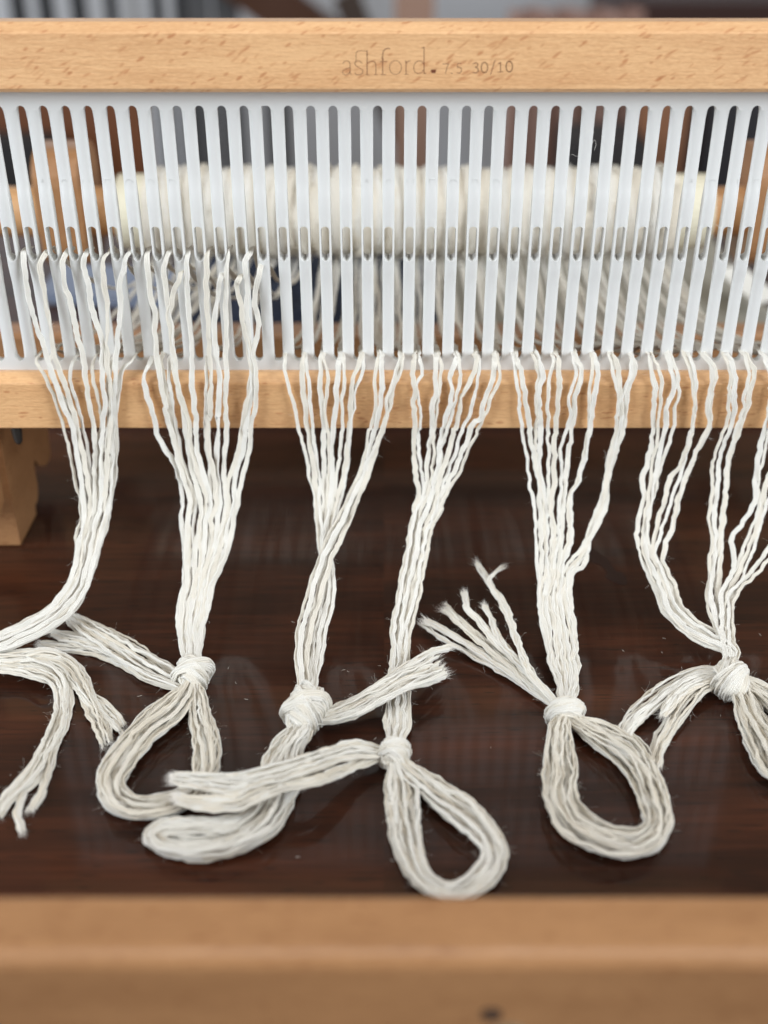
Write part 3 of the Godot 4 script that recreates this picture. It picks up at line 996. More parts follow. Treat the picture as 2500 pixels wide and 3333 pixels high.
func bundle_right() -> void:
	var b := bundle("white cotton bundle gathered from several strand groups, its loop cut by right edge")
	var ta := [
		[TC, 905, 805, 920, 920, 945, 1020, 930, 1150, TF, 925, 200, 895, 400, 860, 520, 870, 640, 830, 800, 835, 950],
		[TC, 930, 805, 965, 900, 985, 1000, 970, 1150, TF, 960, 200, 930, 400, 900, 600, 870, 780, 860, 950],
		[TC, 1025, 805, 1060, 1000, 1010, 1150, 1000, 1269, TF, 970, 350, 930, 560, 890, 780, 880, 950],
		[TC, 1045, 805, 1095, 1000, 1070, 1130, 1055, 1269, TF, 1000, 350, 960, 500, 910, 700, 895, 900],
		[TC, 1140, 805, 1180, 980, 1195, 1130, TF, 1170, 200, 1110, 400, 1040, 500, 985, 680, 950, 820, 930, 980],
		[TC, 1160, 805, 1200, 950, 1190, 1150, TF, 1165, 220, 1110, 460, 1060, 580, 1020, 720, 960, 900, 945, 1000],
		[TC, 1260, 805, 1310, 900, 1280, 1100, TF, 1280, 180, 1190, 360, 1130, 500, 1090, 640, 1060, 780, 1000, 950],
		[TC, 1275, 805, 1325, 920, 1290, 1100, TF, 1290, 150, 1200, 330, 1150, 480, 1080, 640, 1050, 820, 990, 990]]
	var tb := [
		[TC, 1390, 805, 1420, 920, 1410, 1080, TF, 1400, 150, 1340, 280, 1310, 430, 1300, 620, 1285, 760, 1310, 880, 1285, 1020],
		[TC, 1405, 805, 1450, 920, 1445, 1060, TF, 1430, 150, 1380, 280, 1345, 430, 1330, 620, 1320, 760, 1330, 900, 1310, 1050],
		[TC, 1510, 805, 1540, 930, 1500, 1080, TF, 1510, 50, 1450, 220, 1400, 400, 1390, 600, 1360, 780, 1370, 930, 1340, 1080],
		[TC, 1525, 805, 1575, 930, 1530, 1060, TF, 1530, 40, 1460, 220, 1410, 400, 1385, 620, 1365, 800, 1355, 950, 1355, 1080]]
	var tc := [
		[TC, 1635, 810, 1680, 980, TF, 1660, 80, 1610, 300, 1580, 520, 1580, 640, 1500, 780, 1430, 880, 1440, 1000],
		[TC, 1650, 810, 1720, 980, TF, 1680, 100, 1640, 300, 1600, 520, 1600, 680, 1540, 850, 1480, 1000],
		[TC, 1760, 810, 1790, 950, TF, 1760, 150, 1700, 350, 1640, 560, 1610, 740, 1560, 880, 1500, 1040],
		[TC, 1780, 810, 1800, 960, TF, 1780, 150, 1740, 400, 1690, 560, 1640, 700, 1590, 860, 1530, 1050],
		[TC, 1880, 810, TF, 1880, 200, 1800, 600, 1700, 880, 1620, 1010, 1540, 1110],
		[TC, 1900, 810, TF, 1890, 200, 1820, 640, 1720, 930, 1630, 1060, 1560, 1140]]
	add_yarns(b, ta, [TF, [965, 1110, 78], [1015, 1220, 72], TI, [1045, 40, 72], [1140, 150, 72], [1280, 235, 66], [1390, 285, 56], [1435, 340, 40], [1410, 420, 34]], 6, 2)
	add_yarns(b, tb, [TF, [1315, 1150, 46], [1305, 1240, 56], TI, [1335, 80, 58], [1365, 210, 48], [1400, 330, 38], [1405, 420, 30]], 7, 3)
	add_yarns(b, tc, [TF, [1470, 1150, 62], [1405, 1240, 60], TI, [1400, 70, 50], [1400, 200, 44], [1412, 330, 38], [1415, 420, 30]], 8, 3)
	add_knot(b, TI, 1425, 515, 128, 110, 0.75, 0.0056, 4, 11, -0.4)
	var t := Node3D.new()
	t.name = "tail"
	b.add_child(t, true)
	add_strands(t, [TI, [1370, 470, 40, 4], [1210, 475, 52, 4], [1040, 570, 64, 3], [910, 670, 66, 2], [800, 770, 60, 1], [745, 850, 50, 1]], 12, 91, 0.003, 0.25)
	add_strands(t, [TI, [1360, 490, 36, 3], [1230, 560, 54, 3], [1110, 690, 56, 2], [1020, 840, 48, 1], [960, 950, 42, 0], [935, 1060, 40]], 9, 92, 0.0028, 0.2)
	add_strands(t, [TI, [1360, 480, 26, 5], [1180, 540, 34, 5], [1080, 620, 30, 5], [990, 730, 34, 4]], 5, 93, 0.002, 0.15)
	var l := Node3D.new()
	l.name = "loop"
	b.add_child(l, true)
	add_strands(l, [TI, [1435, 530, 40, 3], [1490, 600, 60, 2], [1545, 740, 92, 0], [1630, 900, 110], [1720, 1060, 105], [1850, 1150, 90], [1960, 1070, 90], [1930, 900, 90], [1800, 740, 95], [1660, 620, 70], [1530, 540, 46, 2], [1440, 520, 36, 3]], 26, 94, 0.0054)
	add_back_warp(b, ta + tb + tc, 6)
	add_fluff(b, 2240)

# ---------------------------------------------------------------- heddle
func hole_half(y: float, low: float, top: float, r: float) -> float:
	if y <= low or y >= top:
		return 0.0
	if y < low + r:
		return sqrt(maxf(0.0, r * r - (low + r - y) * (low + r - y)))
	if y > top - r:
		return sqrt(maxf(0.0, r * r - (y - top + r) * (y - top + r)))
	return r

func blade_mesh() -> SurfaceTool:
	# upright blade with an eye; y is the height over the table, x is measured from its middle
	var st := begin()
	var y0 := 0.0803
	var y1 := 0.1599
	var ys := [y0, 0.083, 0.088, 0.100, 0.106, 0.109, 0.112]
	var low := 0.1137
	var top := 0.1250
	var r := 0.00128
	for k in 9:
		ys.append(low + r - r * cos(PI / 2 * k / 8.0))
	for k in 9:
		ys.append(low + 0.0008 + r - r * cos(PI / 2 * k / 8.0) + 0.00001)
	ys.append(0.120)
	for k in 9:
		ys.append(top - r + r * sin(PI / 2 * k / 8.0))
	ys.append_array([0.127, 0.130, 0.133, 0.136, 0.139, 0.145, 0.152, 0.157, y1])
	ys.sort()
	var cols := 4
	for s in [-1.0, 1.0]:
		var rows := []
		for y in ys:
			var thick := 0.0030 + 0.0020 * smoothstep(0.105, 0.112, y) * (1.0 - smoothstep(0.132, 0.140, y))
			var bow := 0.00085 * smoothstep(y0, y0 + 0.004, y) * (1.0 - smoothstep(y1 - 0.004, y1, y))
			var w := 0.00195 - 0.00008 * smoothstep(0.152, 0.132, y)
			var hf := hole_half(y, low, top, r)
			var hb := hole_half(y, low + 0.0008, top, r)
			var row := {"f": [], "b": [], "hf": hf, "hb": hb}
			for c in cols + 1:
				var xf := lerpf(w, hf, float(c) / cols)
				var xb := lerpf(w, hb, float(c) / cols)
				var ef := bow * pow(xf / 0.002, 2.0)
				var rim := 0.00022 if c == 0 else 0.0
				row.f.append(Vector3(s * xf, y, thick / 2 - ef - rim))
				row.b.append(Vector3(s * xb, y, -thick / 2 + bow * pow(xb / 0.002, 2.0) + rim))
			rows.append(row)
		for i in rows.size() - 1:
			var a: Dictionary = rows[i]
			var b: Dictionary = rows[i + 1]
			for c in cols:
				tri4(st, a.f[c], b.f[c], b.f[c + 1], a.f[c + 1], Vector3(0, 0, 1))
				tri4(st, a.b[c], b.b[c], b.b[c + 1], a.b[c + 1], Vector3(0, 0, -1))
			tri4(st, a.f[0], b.f[0], b.b[0], a.b[0], Vector3(s, 0, 0))
			if a.hf > 0.0 or b.hf > 0.0 or a.hb > 0.0 or b.hb > 0.0:
				var my: float = (a.f[cols].y + b.f[cols].y) / 2.0
				var mx: float = (a.f[cols].x + b.f[cols].x) / 2.0
				tri4(st, a.f[cols], b.f[cols], b.b[cols], a.b[cols], Vector3(-mx, clampf(my, low + r, top - r) - my, 0))
	return st

func tri4(st: SurfaceTool, a: Vector3, b: Vector3, c: Vector3, d: Vector3, out: Vector3, sharp := false) -> void:
	var n := (c - a).cross(b - d)
	if n.length() < 1e-14:
		return
	n = n.normalized()
	var flip := n.dot(out) < 0
	if flip:
		n = -n
	var order := [a, b, c, a, c, d]
	var test := (b - a).cross(c - a)
	if test.length() < 1e-13:
		test = (c - a).cross(d - a)
	if test.dot(out) > 0:
		order = [a, c, b, a, d, c]
	st.set_smooth_group(-1 if sharp else (1 if absf(out.z) > 0.5 else 2))
	for p in order:
		st.set_uv(Vector2(p.x, p.y) / 0.1)
		st.add_vertex(p)

# a ridge of plastic or a burnt line along a polyline on a face z = const
func ridge(st: SurfaceTool, pts_in: Array, w: float, h: float, z0: float, bow := 0.0) -> void:
	var pts := []
	for i in pts_in.size() - 1:
		var cuts := 4 if bow > 0.0 else 1
		for j in cuts:
			pts.append(pts_in[i].lerp(pts_in[i + 1], float(j) / cuts))
	pts.append(pts_in[pts_in.size() - 1])
	for i in pts.size() - 1:
		var a: Vector2 = pts[i]
		var b: Vector2 = pts[i + 1]
		var d := (b - a).normalized()
		var z := z0 - bow * pow(((a + b) * 0.5).x / 0.002, 2.0)
		var q := Vector2(-d.y, d.x) * w / 2
		a -= d * w * 0.3
		b += d * w * 0.3
		var l0 := Vector3(a.x + q.x, a.y + q.y, z - 0.0003)
		var l1 := Vector3(b.x + q.x, b.y + q.y, z - 0.0003)
		var r0 := Vector3(a.x - q.x, a.y - q.y, z - 0.0003)
		var r1 := Vector3(b.x - q.x, b.y - q.y, z - 0.0003)
		var t := Vector3(0, 0, h + 0.0003)
		var k := Vector3(q.x, q.y, 0) * 0.35
		var l2 := l0 + t - k
		var l3 := l1 + t - k
		var r2 := r0 + t + k
		var r3 := r1 + t + k
		tri4(st, l2, l3, r3, r2, Vector3(0, 0, 1), true)
		tri4(st, l0, l1, l3, l2, Vector3(q.x, q.y, 0), true)
		tri4(st, r0, r1, r3, r2, Vector3(-q.x, -q.y, 0), true)
		tri4(st, l0, l2, r2, r0, Vector3(-d.x, -d.y, 0), true)
		tri4(st, l1, l3, r3, r1, Vector3(d.x, d.y, 0), true)

func arc(cx: float, cy: float, rx: float, ry: float, a0: float, a1: float, n := 10) -> Array:
	var out := []
	for i in n + 1:
		var a := deg_to_rad(lerpf(a0, a1, float(i) / n))
		out.append(Vector2(cx + cos(a) * rx, cy + sin(a) * ry))
	return out

func letter(ch: String) -> Array:
	# strokes in a box one wide (centred) and one high (from the foot line)
	match ch:
		"A": return [[Vector2(-0.42, 0), Vector2(0, 1), Vector2(0.42, 0)], [Vector2(-0.26, 0.35), Vector2(0.26, 0.35)]]
		"S": return [arc(0, 0.74, 0.28, 0.26, 20, 250, 8) + arc(0, 0.26, 0.30, 0.26, 70, -160, 8)]
		"H": return [[Vector2(-0.34, 0), Vector2(-0.34, 1)], [Vector2(0.34, 0), Vector2(0.34, 1)], [Vector2(-0.34, 0.5), Vector2(0.34, 0.5)]]
		"F": return [[Vector2(-0.25, 0), Vector2(-0.25, 1), Vector2(0.3, 1)], [Vector2(-0.25, 0.52), Vector2(0.22, 0.52)]]
		"O": return [arc(0, 0.5, 0.48, 0.5, 0, 360, 18)]
		"R": return [[Vector2(-0.28, 0), Vector2(-0.28, 1), Vector2(0.05, 1)] + arc(0.05, 0.74, 0.25, 0.26, 90, -90, 6) + [Vector2(-0.28, 0.48)], [Vector2(0.0, 0.48), Vector2(0.32, 0)]]
		"D": return [[Vector2(-0.32, 0), Vector2(-0.32, 1), Vector2(-0.1, 1)] + arc(-0.1, 0.5, 0.46, 0.5, 90, -90, 10) + [Vector2(-0.32, 0)]]
		"N": return [[Vector2(-0.32, 0), Vector2(-0.32, 1), Vector2(0.32, 0), Vector2(0.32, 1)]]
		"E": return [[Vector2(0.28, 0), Vector2(-0.28, 0), Vector2(-0.28, 1), Vector2(0.28, 1)], [Vector2(-0.28, 0.5), Vector2(0.22, 0.5)]]
		"W": return [[Vector2(-0.45, 1), Vector2(-0.22, 0), Vector2(0, 0.8), Vector2(0.22, 0), Vector2(0.45, 1)]]
		"Z": return [[Vector2(-0.3, 1), Vector2(0.3, 1), Vector2(-0.3, 0), Vector2(0.3, 0)]]
		"L": return [[Vector2(-0.26, 1), Vector2(-0.26, 0), Vector2(0.28, 0)]]
	return []

func make_heddle() -> void:
	var h := thing("rigid_heddle", "white plastic rigid heddle between two pale beech bars, yarns threaded through its slots and holes", "heddle", Vector3(0, 0, -0.0015))
	# bars (z measured from the blade plane)
	var zf := 0.0075
	var e := 0.0005
	var topbar := PackedVector2Array([Vector2(zf, 0.1672), Vector2(zf, 0.1821), Vector2(zf - 0.0003, 0.1826), Vector2(zf - 0.0036, 0.1846), Vector2(zf - 0.0042, 0.1848), Vector2(-zf + 0.0042, 0.1848), Vector2(-zf, 0.1826), Vector2(-zf, 0.1667), Vector2(-zf + e, 0.1661), Vector2(-0.0016, 0.1661), Vector2(-0.0016, 0.1668), Vector2(0.0016, 0.1668), Vector2(0.0016, 0.1661), Vector2(zf - 0.0009, 0.1661)])
	put("top_bar", prism_x(topbar, -0.150, 0.150, 0.013), M.bar, h)
	var lowbar := PackedVector2Array([Vector2(zf, 0.0571), Vector2(zf, 0.0731), Vector2(zf - 0.0003, 0.0737), Vector2(zf - 0.0036, 0.0756), Vector2(zf - 0.0042, 0.0758), Vector2(0.0016, 0.0758), Vector2(0.0016, 0.0750), Vector2(-0.0016, 0.0750), Vector2(-0.0016, 0.0758), Vector2(-zf + 0.0042, 0.0758), Vector2(-zf, 0.0737), Vector2(-zf, 0.0570), Vector2(-zf + e, 0.0566), Vector2(zf - e, 0.0566)])
	put("bottom_bar", prism_x(lowbar, -0.150, 0.150, 0.031), M.bar_low, h)
	make_bar_text(h, zf)
	# moulded panels of fifteen blades
	var base_st := blade_mesh()
	base_st.generate_normals()
	base_st.index()
	var base := base_st.commit()
	base_st = null
	var word := "ASHFORD"
	var low_word := "NEW ZEALAND"
	for pn in [-1, 0, 1]:
		var panel := Node3D.new()
		panel.name = "heddle_panel"
		h.add_child(panel, true)
		var x0: float = 0.0014 - 5.0 * PITCH + pn * 0.1
		var last := 14
		if pn == 1:
			last = 11
		put("top_web", web_mesh(x0, last, 0.1599, 0.1667, true), M.plastic, panel)
		put("bottom_web", web_mesh(x0, last, 0.0803, 0.0751, false), M.plastic, panel)
		for i in last + 1:
			if pn == -1 and i < 0:
				continue
			var mesh: Mesh = base
			var marks := []
			if i >= 4 and i < 11:
				for s in letter(word[i - 4]):
					marks.append([s, 0.0, 0.1357, 0.0029, 0.0038])
			if i >= 2 and i < 13 and low_word[i - 2] != " ":
				for s in letter(low_word[i - 2]):
					marks.append([s, 0.0, 0.0975, 0.0019, 0.0032])
			if i == 14:
				for s in [[Vector2(-0.34, 1.0), Vector2(0.36, 0.86)], [Vector2(-0.3, 0.66), Vector2(-0.12, 0.68)], [Vector2(0.12, 0.67), Vector2(0.42, 0.65)], [Vector2(-0.26, 0.56), Vector2(-0.12, 0.53)], [Vector2(-0.36, 0.36), Vector2(0.36, 0.36)], arc(0, 0.36, 0.36, 0.16, 180, 260, 4), [Vector2(-0.36, 0.16), Vector2(0.36, 0.16)], [Vector2(0.2, 0.1), Vector2(0.22, 0.05)], [Vector2(-0.36, 0.0), Vector2(0.36, 0.0)]]:
					marks.append([s, 0.0, 0.1350, 0.0035, 0.0128])
			if marks:
				var st := blade_mesh()
				for mk in marks:
					var pts := []
					for p in mk[0]:
						pts.append(Vector2(p.x * mk[3], mk[2] + p.y * mk[4]))
					# stay on the bowed face
					var thick: float = 0.0030 + 0.0020 * smoothstep(0.105, 0.112, mk[2] + 0.001) * (1.0 - smoothstep(0.132, 0.140, mk[2] + mk[4] * 0.5))
					ridge(st, pts, 0.00024, 0.00006, thick / 2 - 0.00012, 0.00085)
				st.generate_normals()
				st.index()
				mesh = st.commit()
			var bl := put("blade", mesh, M.plastic, panel)
			bl.position = Vector3(x0 + i * PITCH, 0, 0)
	# fibres of lint that cling to the blades
	for f in [[1925, 470, 1935, 455, 1940, 470, 1934, 490], [1857, 505, 1866, 503, 1872, 508, 1880, 508], [1905, 445, 1910, 430, 1925, 425, 1935, 432], [850, 540, 838, 548, 832, 552], [2330, 730, 2345, 742, 2352, 735], [1180, 345, 1188, 352, 1196, 342]]:
		var pts := PackedVector3Array()
		for i in range(0, f.size(), 2):
			pts.append(at_depth(Vector2(f[i], f[i + 1]), 0.0009 + 0.0006 * (i % 4) / 2.0) - h.position)
		put("lint_fibre", strand_mesh(smooth_path(pts, 0.0004), lobes(1, 0.00003), 0.0, 0.0, 1.0), M.fluff, h)

func web_mesh(x0: float, last: int, y_slot: float, y_edge: float, upper: bool) -> ArrayMesh:
	var pts := PackedVector2Array()
	var half := 0.00195
	var s := PITCH - 2 * half
	var r := s / 2
	var xl := x0 - half - s
	var xr := x0 + last * PITCH + half
	var k := 1.0 if upper else -1.0
	pts.append(Vector2(xl + 0.00001, y_edge))
	pts.append(Vector2(xl + 0.00001, y_slot + k * r * 0.9))
	for i in last + 1:
		var cx := x0 + i * PITCH - half - r
		var a0 := 0.0 if i > 0 else 0.36
		if i > 0:
			pts.append(Vector2(cx - r, y_slot))
		for j in range(1, 8):
			var a := PI - PI * lerpf(a0, 1.0, j / 8.0)
			pts.append(Vector2(maxf(cx + cos(a) * r, xl + 0.0001), y_slot + k * sin(a) * r))
		pts.append(Vector2(cx + r, y_slot))
	pts.append(Vector2(xr, y_slot))
	pts.append(Vector2(xr, y_edge))
	var clean := PackedVector2Array()
	for p in pts:
		if clean.is_empty() or clean[clean.size() - 1].distance_to(p) > 1e-6:
			clean.append(p)
	return slab_z(clean, -0.0015, 0.0015)

func make_bar_text(h: Node3D, zf: float) -> void:
	# strokes of the burnt word and numbers, measured from its enlarged view
	var st := begin()
	var k := 620.0 / 1659.0
	var strokes := [
		[[98, 205, 112, 186, 138, 182, 156, 196, 160, 215, 160, 290, 170, 302], 3.2],
		[[160, 240, 130, 250, 102, 265, 94, 285, 104, 302, 128, 304, 150, 290, 160, 272], 3.0],
		[[262, 205, 246, 184, 220, 182, 204, 194, 202, 212, 220, 232, 250, 248, 270, 264, 268, 290, 246, 304, 214, 302, 200, 288], 3.2],
		[[204, 194, 212, 180, 212, 112, 228, 98, 260, 94, 308, 96], 2.8],
		[[308, 96, 308, 300], 4.5], [[292, 303, 326, 303], 2.6],
		[[310, 205, 330, 188, 355, 184, 376, 194, 384, 215, 384, 300], 3.6], [[368, 303, 402, 303], 2.6],
		[[506, 78, 490, 72, 468, 78, 450, 98, 443, 130, 443, 300], 4.5], [[424, 303, 472, 301], 2.8], [[420, 190, 478, 186], 3.4], [[436, 155, 448, 172], 5.0],
		[[640, 190, 646, 184, 648, 298], 4.0], [[632, 300, 668, 298], 2.6], [[650, 205, 662, 188, 682, 184], 3.2],
		[[786, 68, 804, 66, 804, 290, 818, 290], 4.2], [[800, 210, 784, 186, 756, 182, 728, 198, 714, 228, 714, 256, 726, 282, 752, 294, 782, 284, 800, 262], 3.2],
		[[872, 268, 900, 268], 13.0], [[874, 282, 898, 282], 9.0],
		[[966, 210, 1018, 206, 1004, 240, 990, 292], 3.4], [[1042, 290, 1050, 290], 4.0],
		[[1126, 204, 1096, 206, 1094, 240, 1112, 236, 1128, 248, 1130, 272, 1114, 290, 1092, 288], 3.6],
		[[1232, 206, 1256, 198, 1272, 210, 1270, 228, 1250, 238, 1272, 248, 1276, 272, 1258, 288, 1230, 284], 4.4],
		[[1420, 180, 1384, 300], 4.2],
		[[1452, 206, 1470, 196, 1470, 280], 4.8], [[1448, 280, 1492, 278], 3.4]]
	for s in strokes:
		var pts := []
		for i in range(0, s[0].size(), 2):
			pts.append(bar_point(Vector2(1080, 130) + Vector2(s[0][i], s[0][i + 1]) * k))
		ridge(st, pts, s[1] * k * 0.000093 * 2.0, 0.00002, zf)
	for o in [[555, 240, 52, 60, 3.0], [1330, 240, 28, 46, 4.4], [1546, 232, 28, 46, 5.0]]:
		var pts := []
		for p in arc(o[0], o[1], o[2], o[3], 0, 360, 20):
			pts.append(bar_point(Vector2(1080, 130) + p * k))
		ridge(st, pts, o[4] * k * 0.000093 * 2.0, 0.00002, zf)
	st.generate_normals()
	put("burnt_lettering", st.commit(), M.burnt, h)

func bar_point(px: Vector2) -> Vector2:
	var p := at_depth(px, 0.006)
	return Vector2(p.x, p.y)

# ---------------------------------------------------------------- loom
func make_loom() -> void:
	var loom := thing("weaving_loom", "beech table loom frame with a front beam, side foot, rear rail and warp roller", "loom")
	# front beam
	var z0 := 0.2026
	var z1 := 0.2172
	var top := 0.0550
	var beam := PackedVector2Array()
	beam.append(Vector2(z0, 0.004))
	beam.append(Vector2(z1, 0.004))
	var r := 0.0034
	for k in 6:
		var a := PI / 2 * k / 5.0
		beam.append(Vector2(z1 - r + cos(a) * r, top - r + sin(a) * r))
	var rb := 0.0009
	for k in 4:
		var a := PI / 2 + PI / 2 * k / 3.0
		beam.append(Vector2(z0 + rb + cos(a) * rb, top - rb + sin(a) * rb))
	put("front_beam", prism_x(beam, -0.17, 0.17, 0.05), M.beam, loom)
	# bolt sunk in the front face
	var hp := at_depth(Vector2(1600, 3300), z1)
	var hole := put("bolt_hole", lathe(PackedVector2Array([Vector2(0.0002, 0.0), Vector2(0.0002, 0.0019), Vector2(-0.002, 0.0021)]), 20), plain("bolt_hole", lin(72, 50, 34), 0.8), loom)
	hole.rotation.y = -PI / 2
	hole.position = Vector3(hp.x, hp.y, z1 + 0.0001)
	var bp := at_depth(Vector2(1655, 3375), z1)
	var bolt := put("bolt_head", lathe(PackedVector2Array([Vector2(0.0012, 0.0), Vector2(0.0012, 0.0030), Vector2(0.0006, 0.0041), Vector2(-0.002, 0.0042)]), 20), M.steel, loom)
	bolt.rotation.y = -PI / 2
	bolt.position = Vector3(bp.x, bp.y, z1 + 0.0001)
	# side frame with shaped foot, left; mirrored on the right outside the picture
	for s in [-1.0, 1.0]:
		var prof := PackedVector2Array([Vector2(-0.008, 0.0005), Vector2(-0.0305, 0.0005), Vector2(-0.0312, 0.0042), Vector2(-0.0345, 0.0046), Vector2(-0.0366, 0.0062), Vector2(-0.0378, 0.0090), Vector2(-0.0380, 0.0190), Vector2(-0.0400, 0.0196), Vector2(-0.0440, 0.0150), Vector2(-0.0510, 0.0112), Vector2(-0.0570, 0.0106), Vector2(-0.0600, 0.0125), Vector2(-0.0612, 0.0210), Vector2(-0.0612, 0.0540), Vector2(-0.008, 0.0540)])
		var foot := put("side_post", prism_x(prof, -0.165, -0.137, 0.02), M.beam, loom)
		if s > 0:
			foot.position.x = 0.34
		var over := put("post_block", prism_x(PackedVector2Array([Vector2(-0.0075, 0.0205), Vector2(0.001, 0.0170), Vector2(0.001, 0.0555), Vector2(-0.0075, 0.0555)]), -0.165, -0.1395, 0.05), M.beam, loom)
		if s > 0:
			over.position.x = 0.3425
	var kp := at_depth(Vector2(32, 1420), 0.004)
	var knob := put("black_knob", lathe(PackedVector2Array([Vector2(0, 0.0), Vector2(0.0, 0.0008), Vector2(0.001, 0.0014), Vector2(0.004, 0.0018), Vector2(0.011, 0.0021), Vector2(0.011, 0.0)]), 16), M.dark, loom)
	knob.rotation.z = PI / 2
	knob.position = Vector3(kp.x, 0.0460, -0.0035)
	# rear rail
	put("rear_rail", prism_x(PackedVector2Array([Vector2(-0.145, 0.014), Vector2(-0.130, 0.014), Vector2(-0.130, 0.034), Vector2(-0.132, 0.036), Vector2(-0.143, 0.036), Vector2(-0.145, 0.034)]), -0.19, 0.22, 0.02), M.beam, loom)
	# roller that carries the wound warp
	var rc := Vector3(0, 0.083, -0.160)
	var roller := put("warp_roller", lathe(PackedVector2Array([Vector2(-0.19, 0.0), Vector2(-0.19, 0.011), Vector2(0.22, 0.011), Vector2(0.22, 0.0)]), 28), M.bar_low, loom)
	roller.position = rc
	for s in [-1.0, 1.0]:
		var disc := rounded(0.040, 0.052, 0.014, 5)
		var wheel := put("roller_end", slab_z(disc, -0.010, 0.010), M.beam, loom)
		wheel.rotation.y = PI / 2
		wheel.position = rc + Vector3(-0.142 if s < 0 else 0.172, 0.004, 0)
	# card round the roller
	var card := put("cream_card", lathe(PackedVector2Array([Vector2(-0.119, 0.011), Vector2(-0.119, 0.0166), Vector2(0.146, 0.0166), Vector2(0.146, 0.011)]), 30), plain("cream_card", lin(226, 220, 196), 0.7), loom)
	card.position = rc

func make_wound_warp() -> void:
	var w := thing("wound_warp", "thick roll of white yarn wound on the roller behind the heddle", "yarn", Vector3(0, 0.083, -0.160))
	var x := -0.104
	var i := 0
	while x < 0.128:
		var r := 0.0188 + rng.randf_range(-0.0009, 0.0007)
		var pts := PackedVector3Array()
		var lean := rng.randf_range(-0.004, 0.004)
		for k in 27:
			var a := TAU * k / 26.0
			pts.append(Vector3(x + lean * sin(a) + rng.randf_range(-0.0006, 0.0006), cos(a) * r, sin(a) * r))
		put("turn", strand_mesh(smooth_path(pts, 0.004), lobes(2 + i % 2, 0.0009), rng.randf_range(-0.4, 0.4), 0.8, i * 3.0), M.cotton[i % 4], w)
		x += rng.randf_range(0.0026, 0.0042)
		i += 1
	# the layers beneath
	var under := put("inner_layers", lathe(PackedVector2Array([Vector2(-0.107, 0.0168), Vector2(-0.104, 0.0182), Vector2(0.128, 0.0182), Vector2(0.131, 0.0168)]), 30), M.cotton[3], w)
	under.set_meta("kind", "stuff")

# ---------------------------------------------------------------- table, room, clutter
func make_table() -> void:
	var st := begin()
	var x0 := -0.9
	var x1 := 0.9
	var z0 := -0.50
	var z1 := 0.60
	var uv := func(x: float, z: float) -> Vector2: return Vector2(x / 0.8, z / 0.4)
	quad(st, Vector3(x0, 0, z0), Vector3(x1, 0, z0), Vector3(x1, 0, z1), Vector3(x0, 0, z1), uv.call(x0, z0), uv.call(x1, z0), uv.call(x1, z1), uv.call(x0, z1))
	quad(st, Vector3(x1, 0, z0), Vector3(x0, 0, z0), Vector3(x0, -0.03, z0), Vector3(x1, -0.03, z0))
	quad(st, Vector3(x0, 0, z1), Vector3(x1, 0, z1), Vector3(x1, -0.03, z1), Vector3(x0, -0.03, z1))
	quad(st, Vector3(x0, 0, z0), Vector3(x0, 0, z1), Vector3(x0, -0.03, z1), Vector3(x0, -0.03, z0))
	quad(st, Vector3(x1, 0, z1), Vector3(x1, 0, z0), Vector3(x1, -0.03, z0), Vector3(x1, -0.03, z1))
	quad(st, Vector3(x0, -0.03, z1), Vector3(x1, -0.03, z1), Vector3(x1, -0.03, z0), Vector3(x0, -0.03, z0))
	var t := put("table", st.commit(), M.table)
	tag(t, "dark polished brown wooden table top under the loom", "table")
	# dried drop beside the third bundle from the right
	var rim := PackedVector2Array()
	for k in 40:
		var f := TAU * k / 40.0
		var along := cos(f)
		var wide := 0.0042 * (1.0 if along > 0.35 else 0.42 if along > -0.2 else 0.8) + 0.0004 * sin(f * 5.0)
		rim.append(Vector2(sin(f) * wide, along * 0.0125))
	var mark := put("dried_drop", slab_z(rim, -0.00012, 0.00012), plain("dried_drop", lin(42, 22, 14), 0.55), t)
	var a := at_height(TF + Vector2(632, 1062) / ZOOM, 0.0)
	mark.transform = Transform3D(Basis(Vector3(0.93, 0, -0.36), Vector3(0.36, 0, 0.93), Vector3(0, 1, 0)), a)

func block(called: String, parent: Node, at: Vector3, size: Vector3, m: Material) -> MeshInstance3D:
	var b := put(called, slab_z(rounded(size.x, size.y, minf(size.x, size.y) * 0.06, 2), -size.z / 2, size.z / 2), m, parent)
	b.position = at
	return b

func far(px: float, py: float, z: float) -> Vector3:
	return at_depth(Vector2(px, py), z)

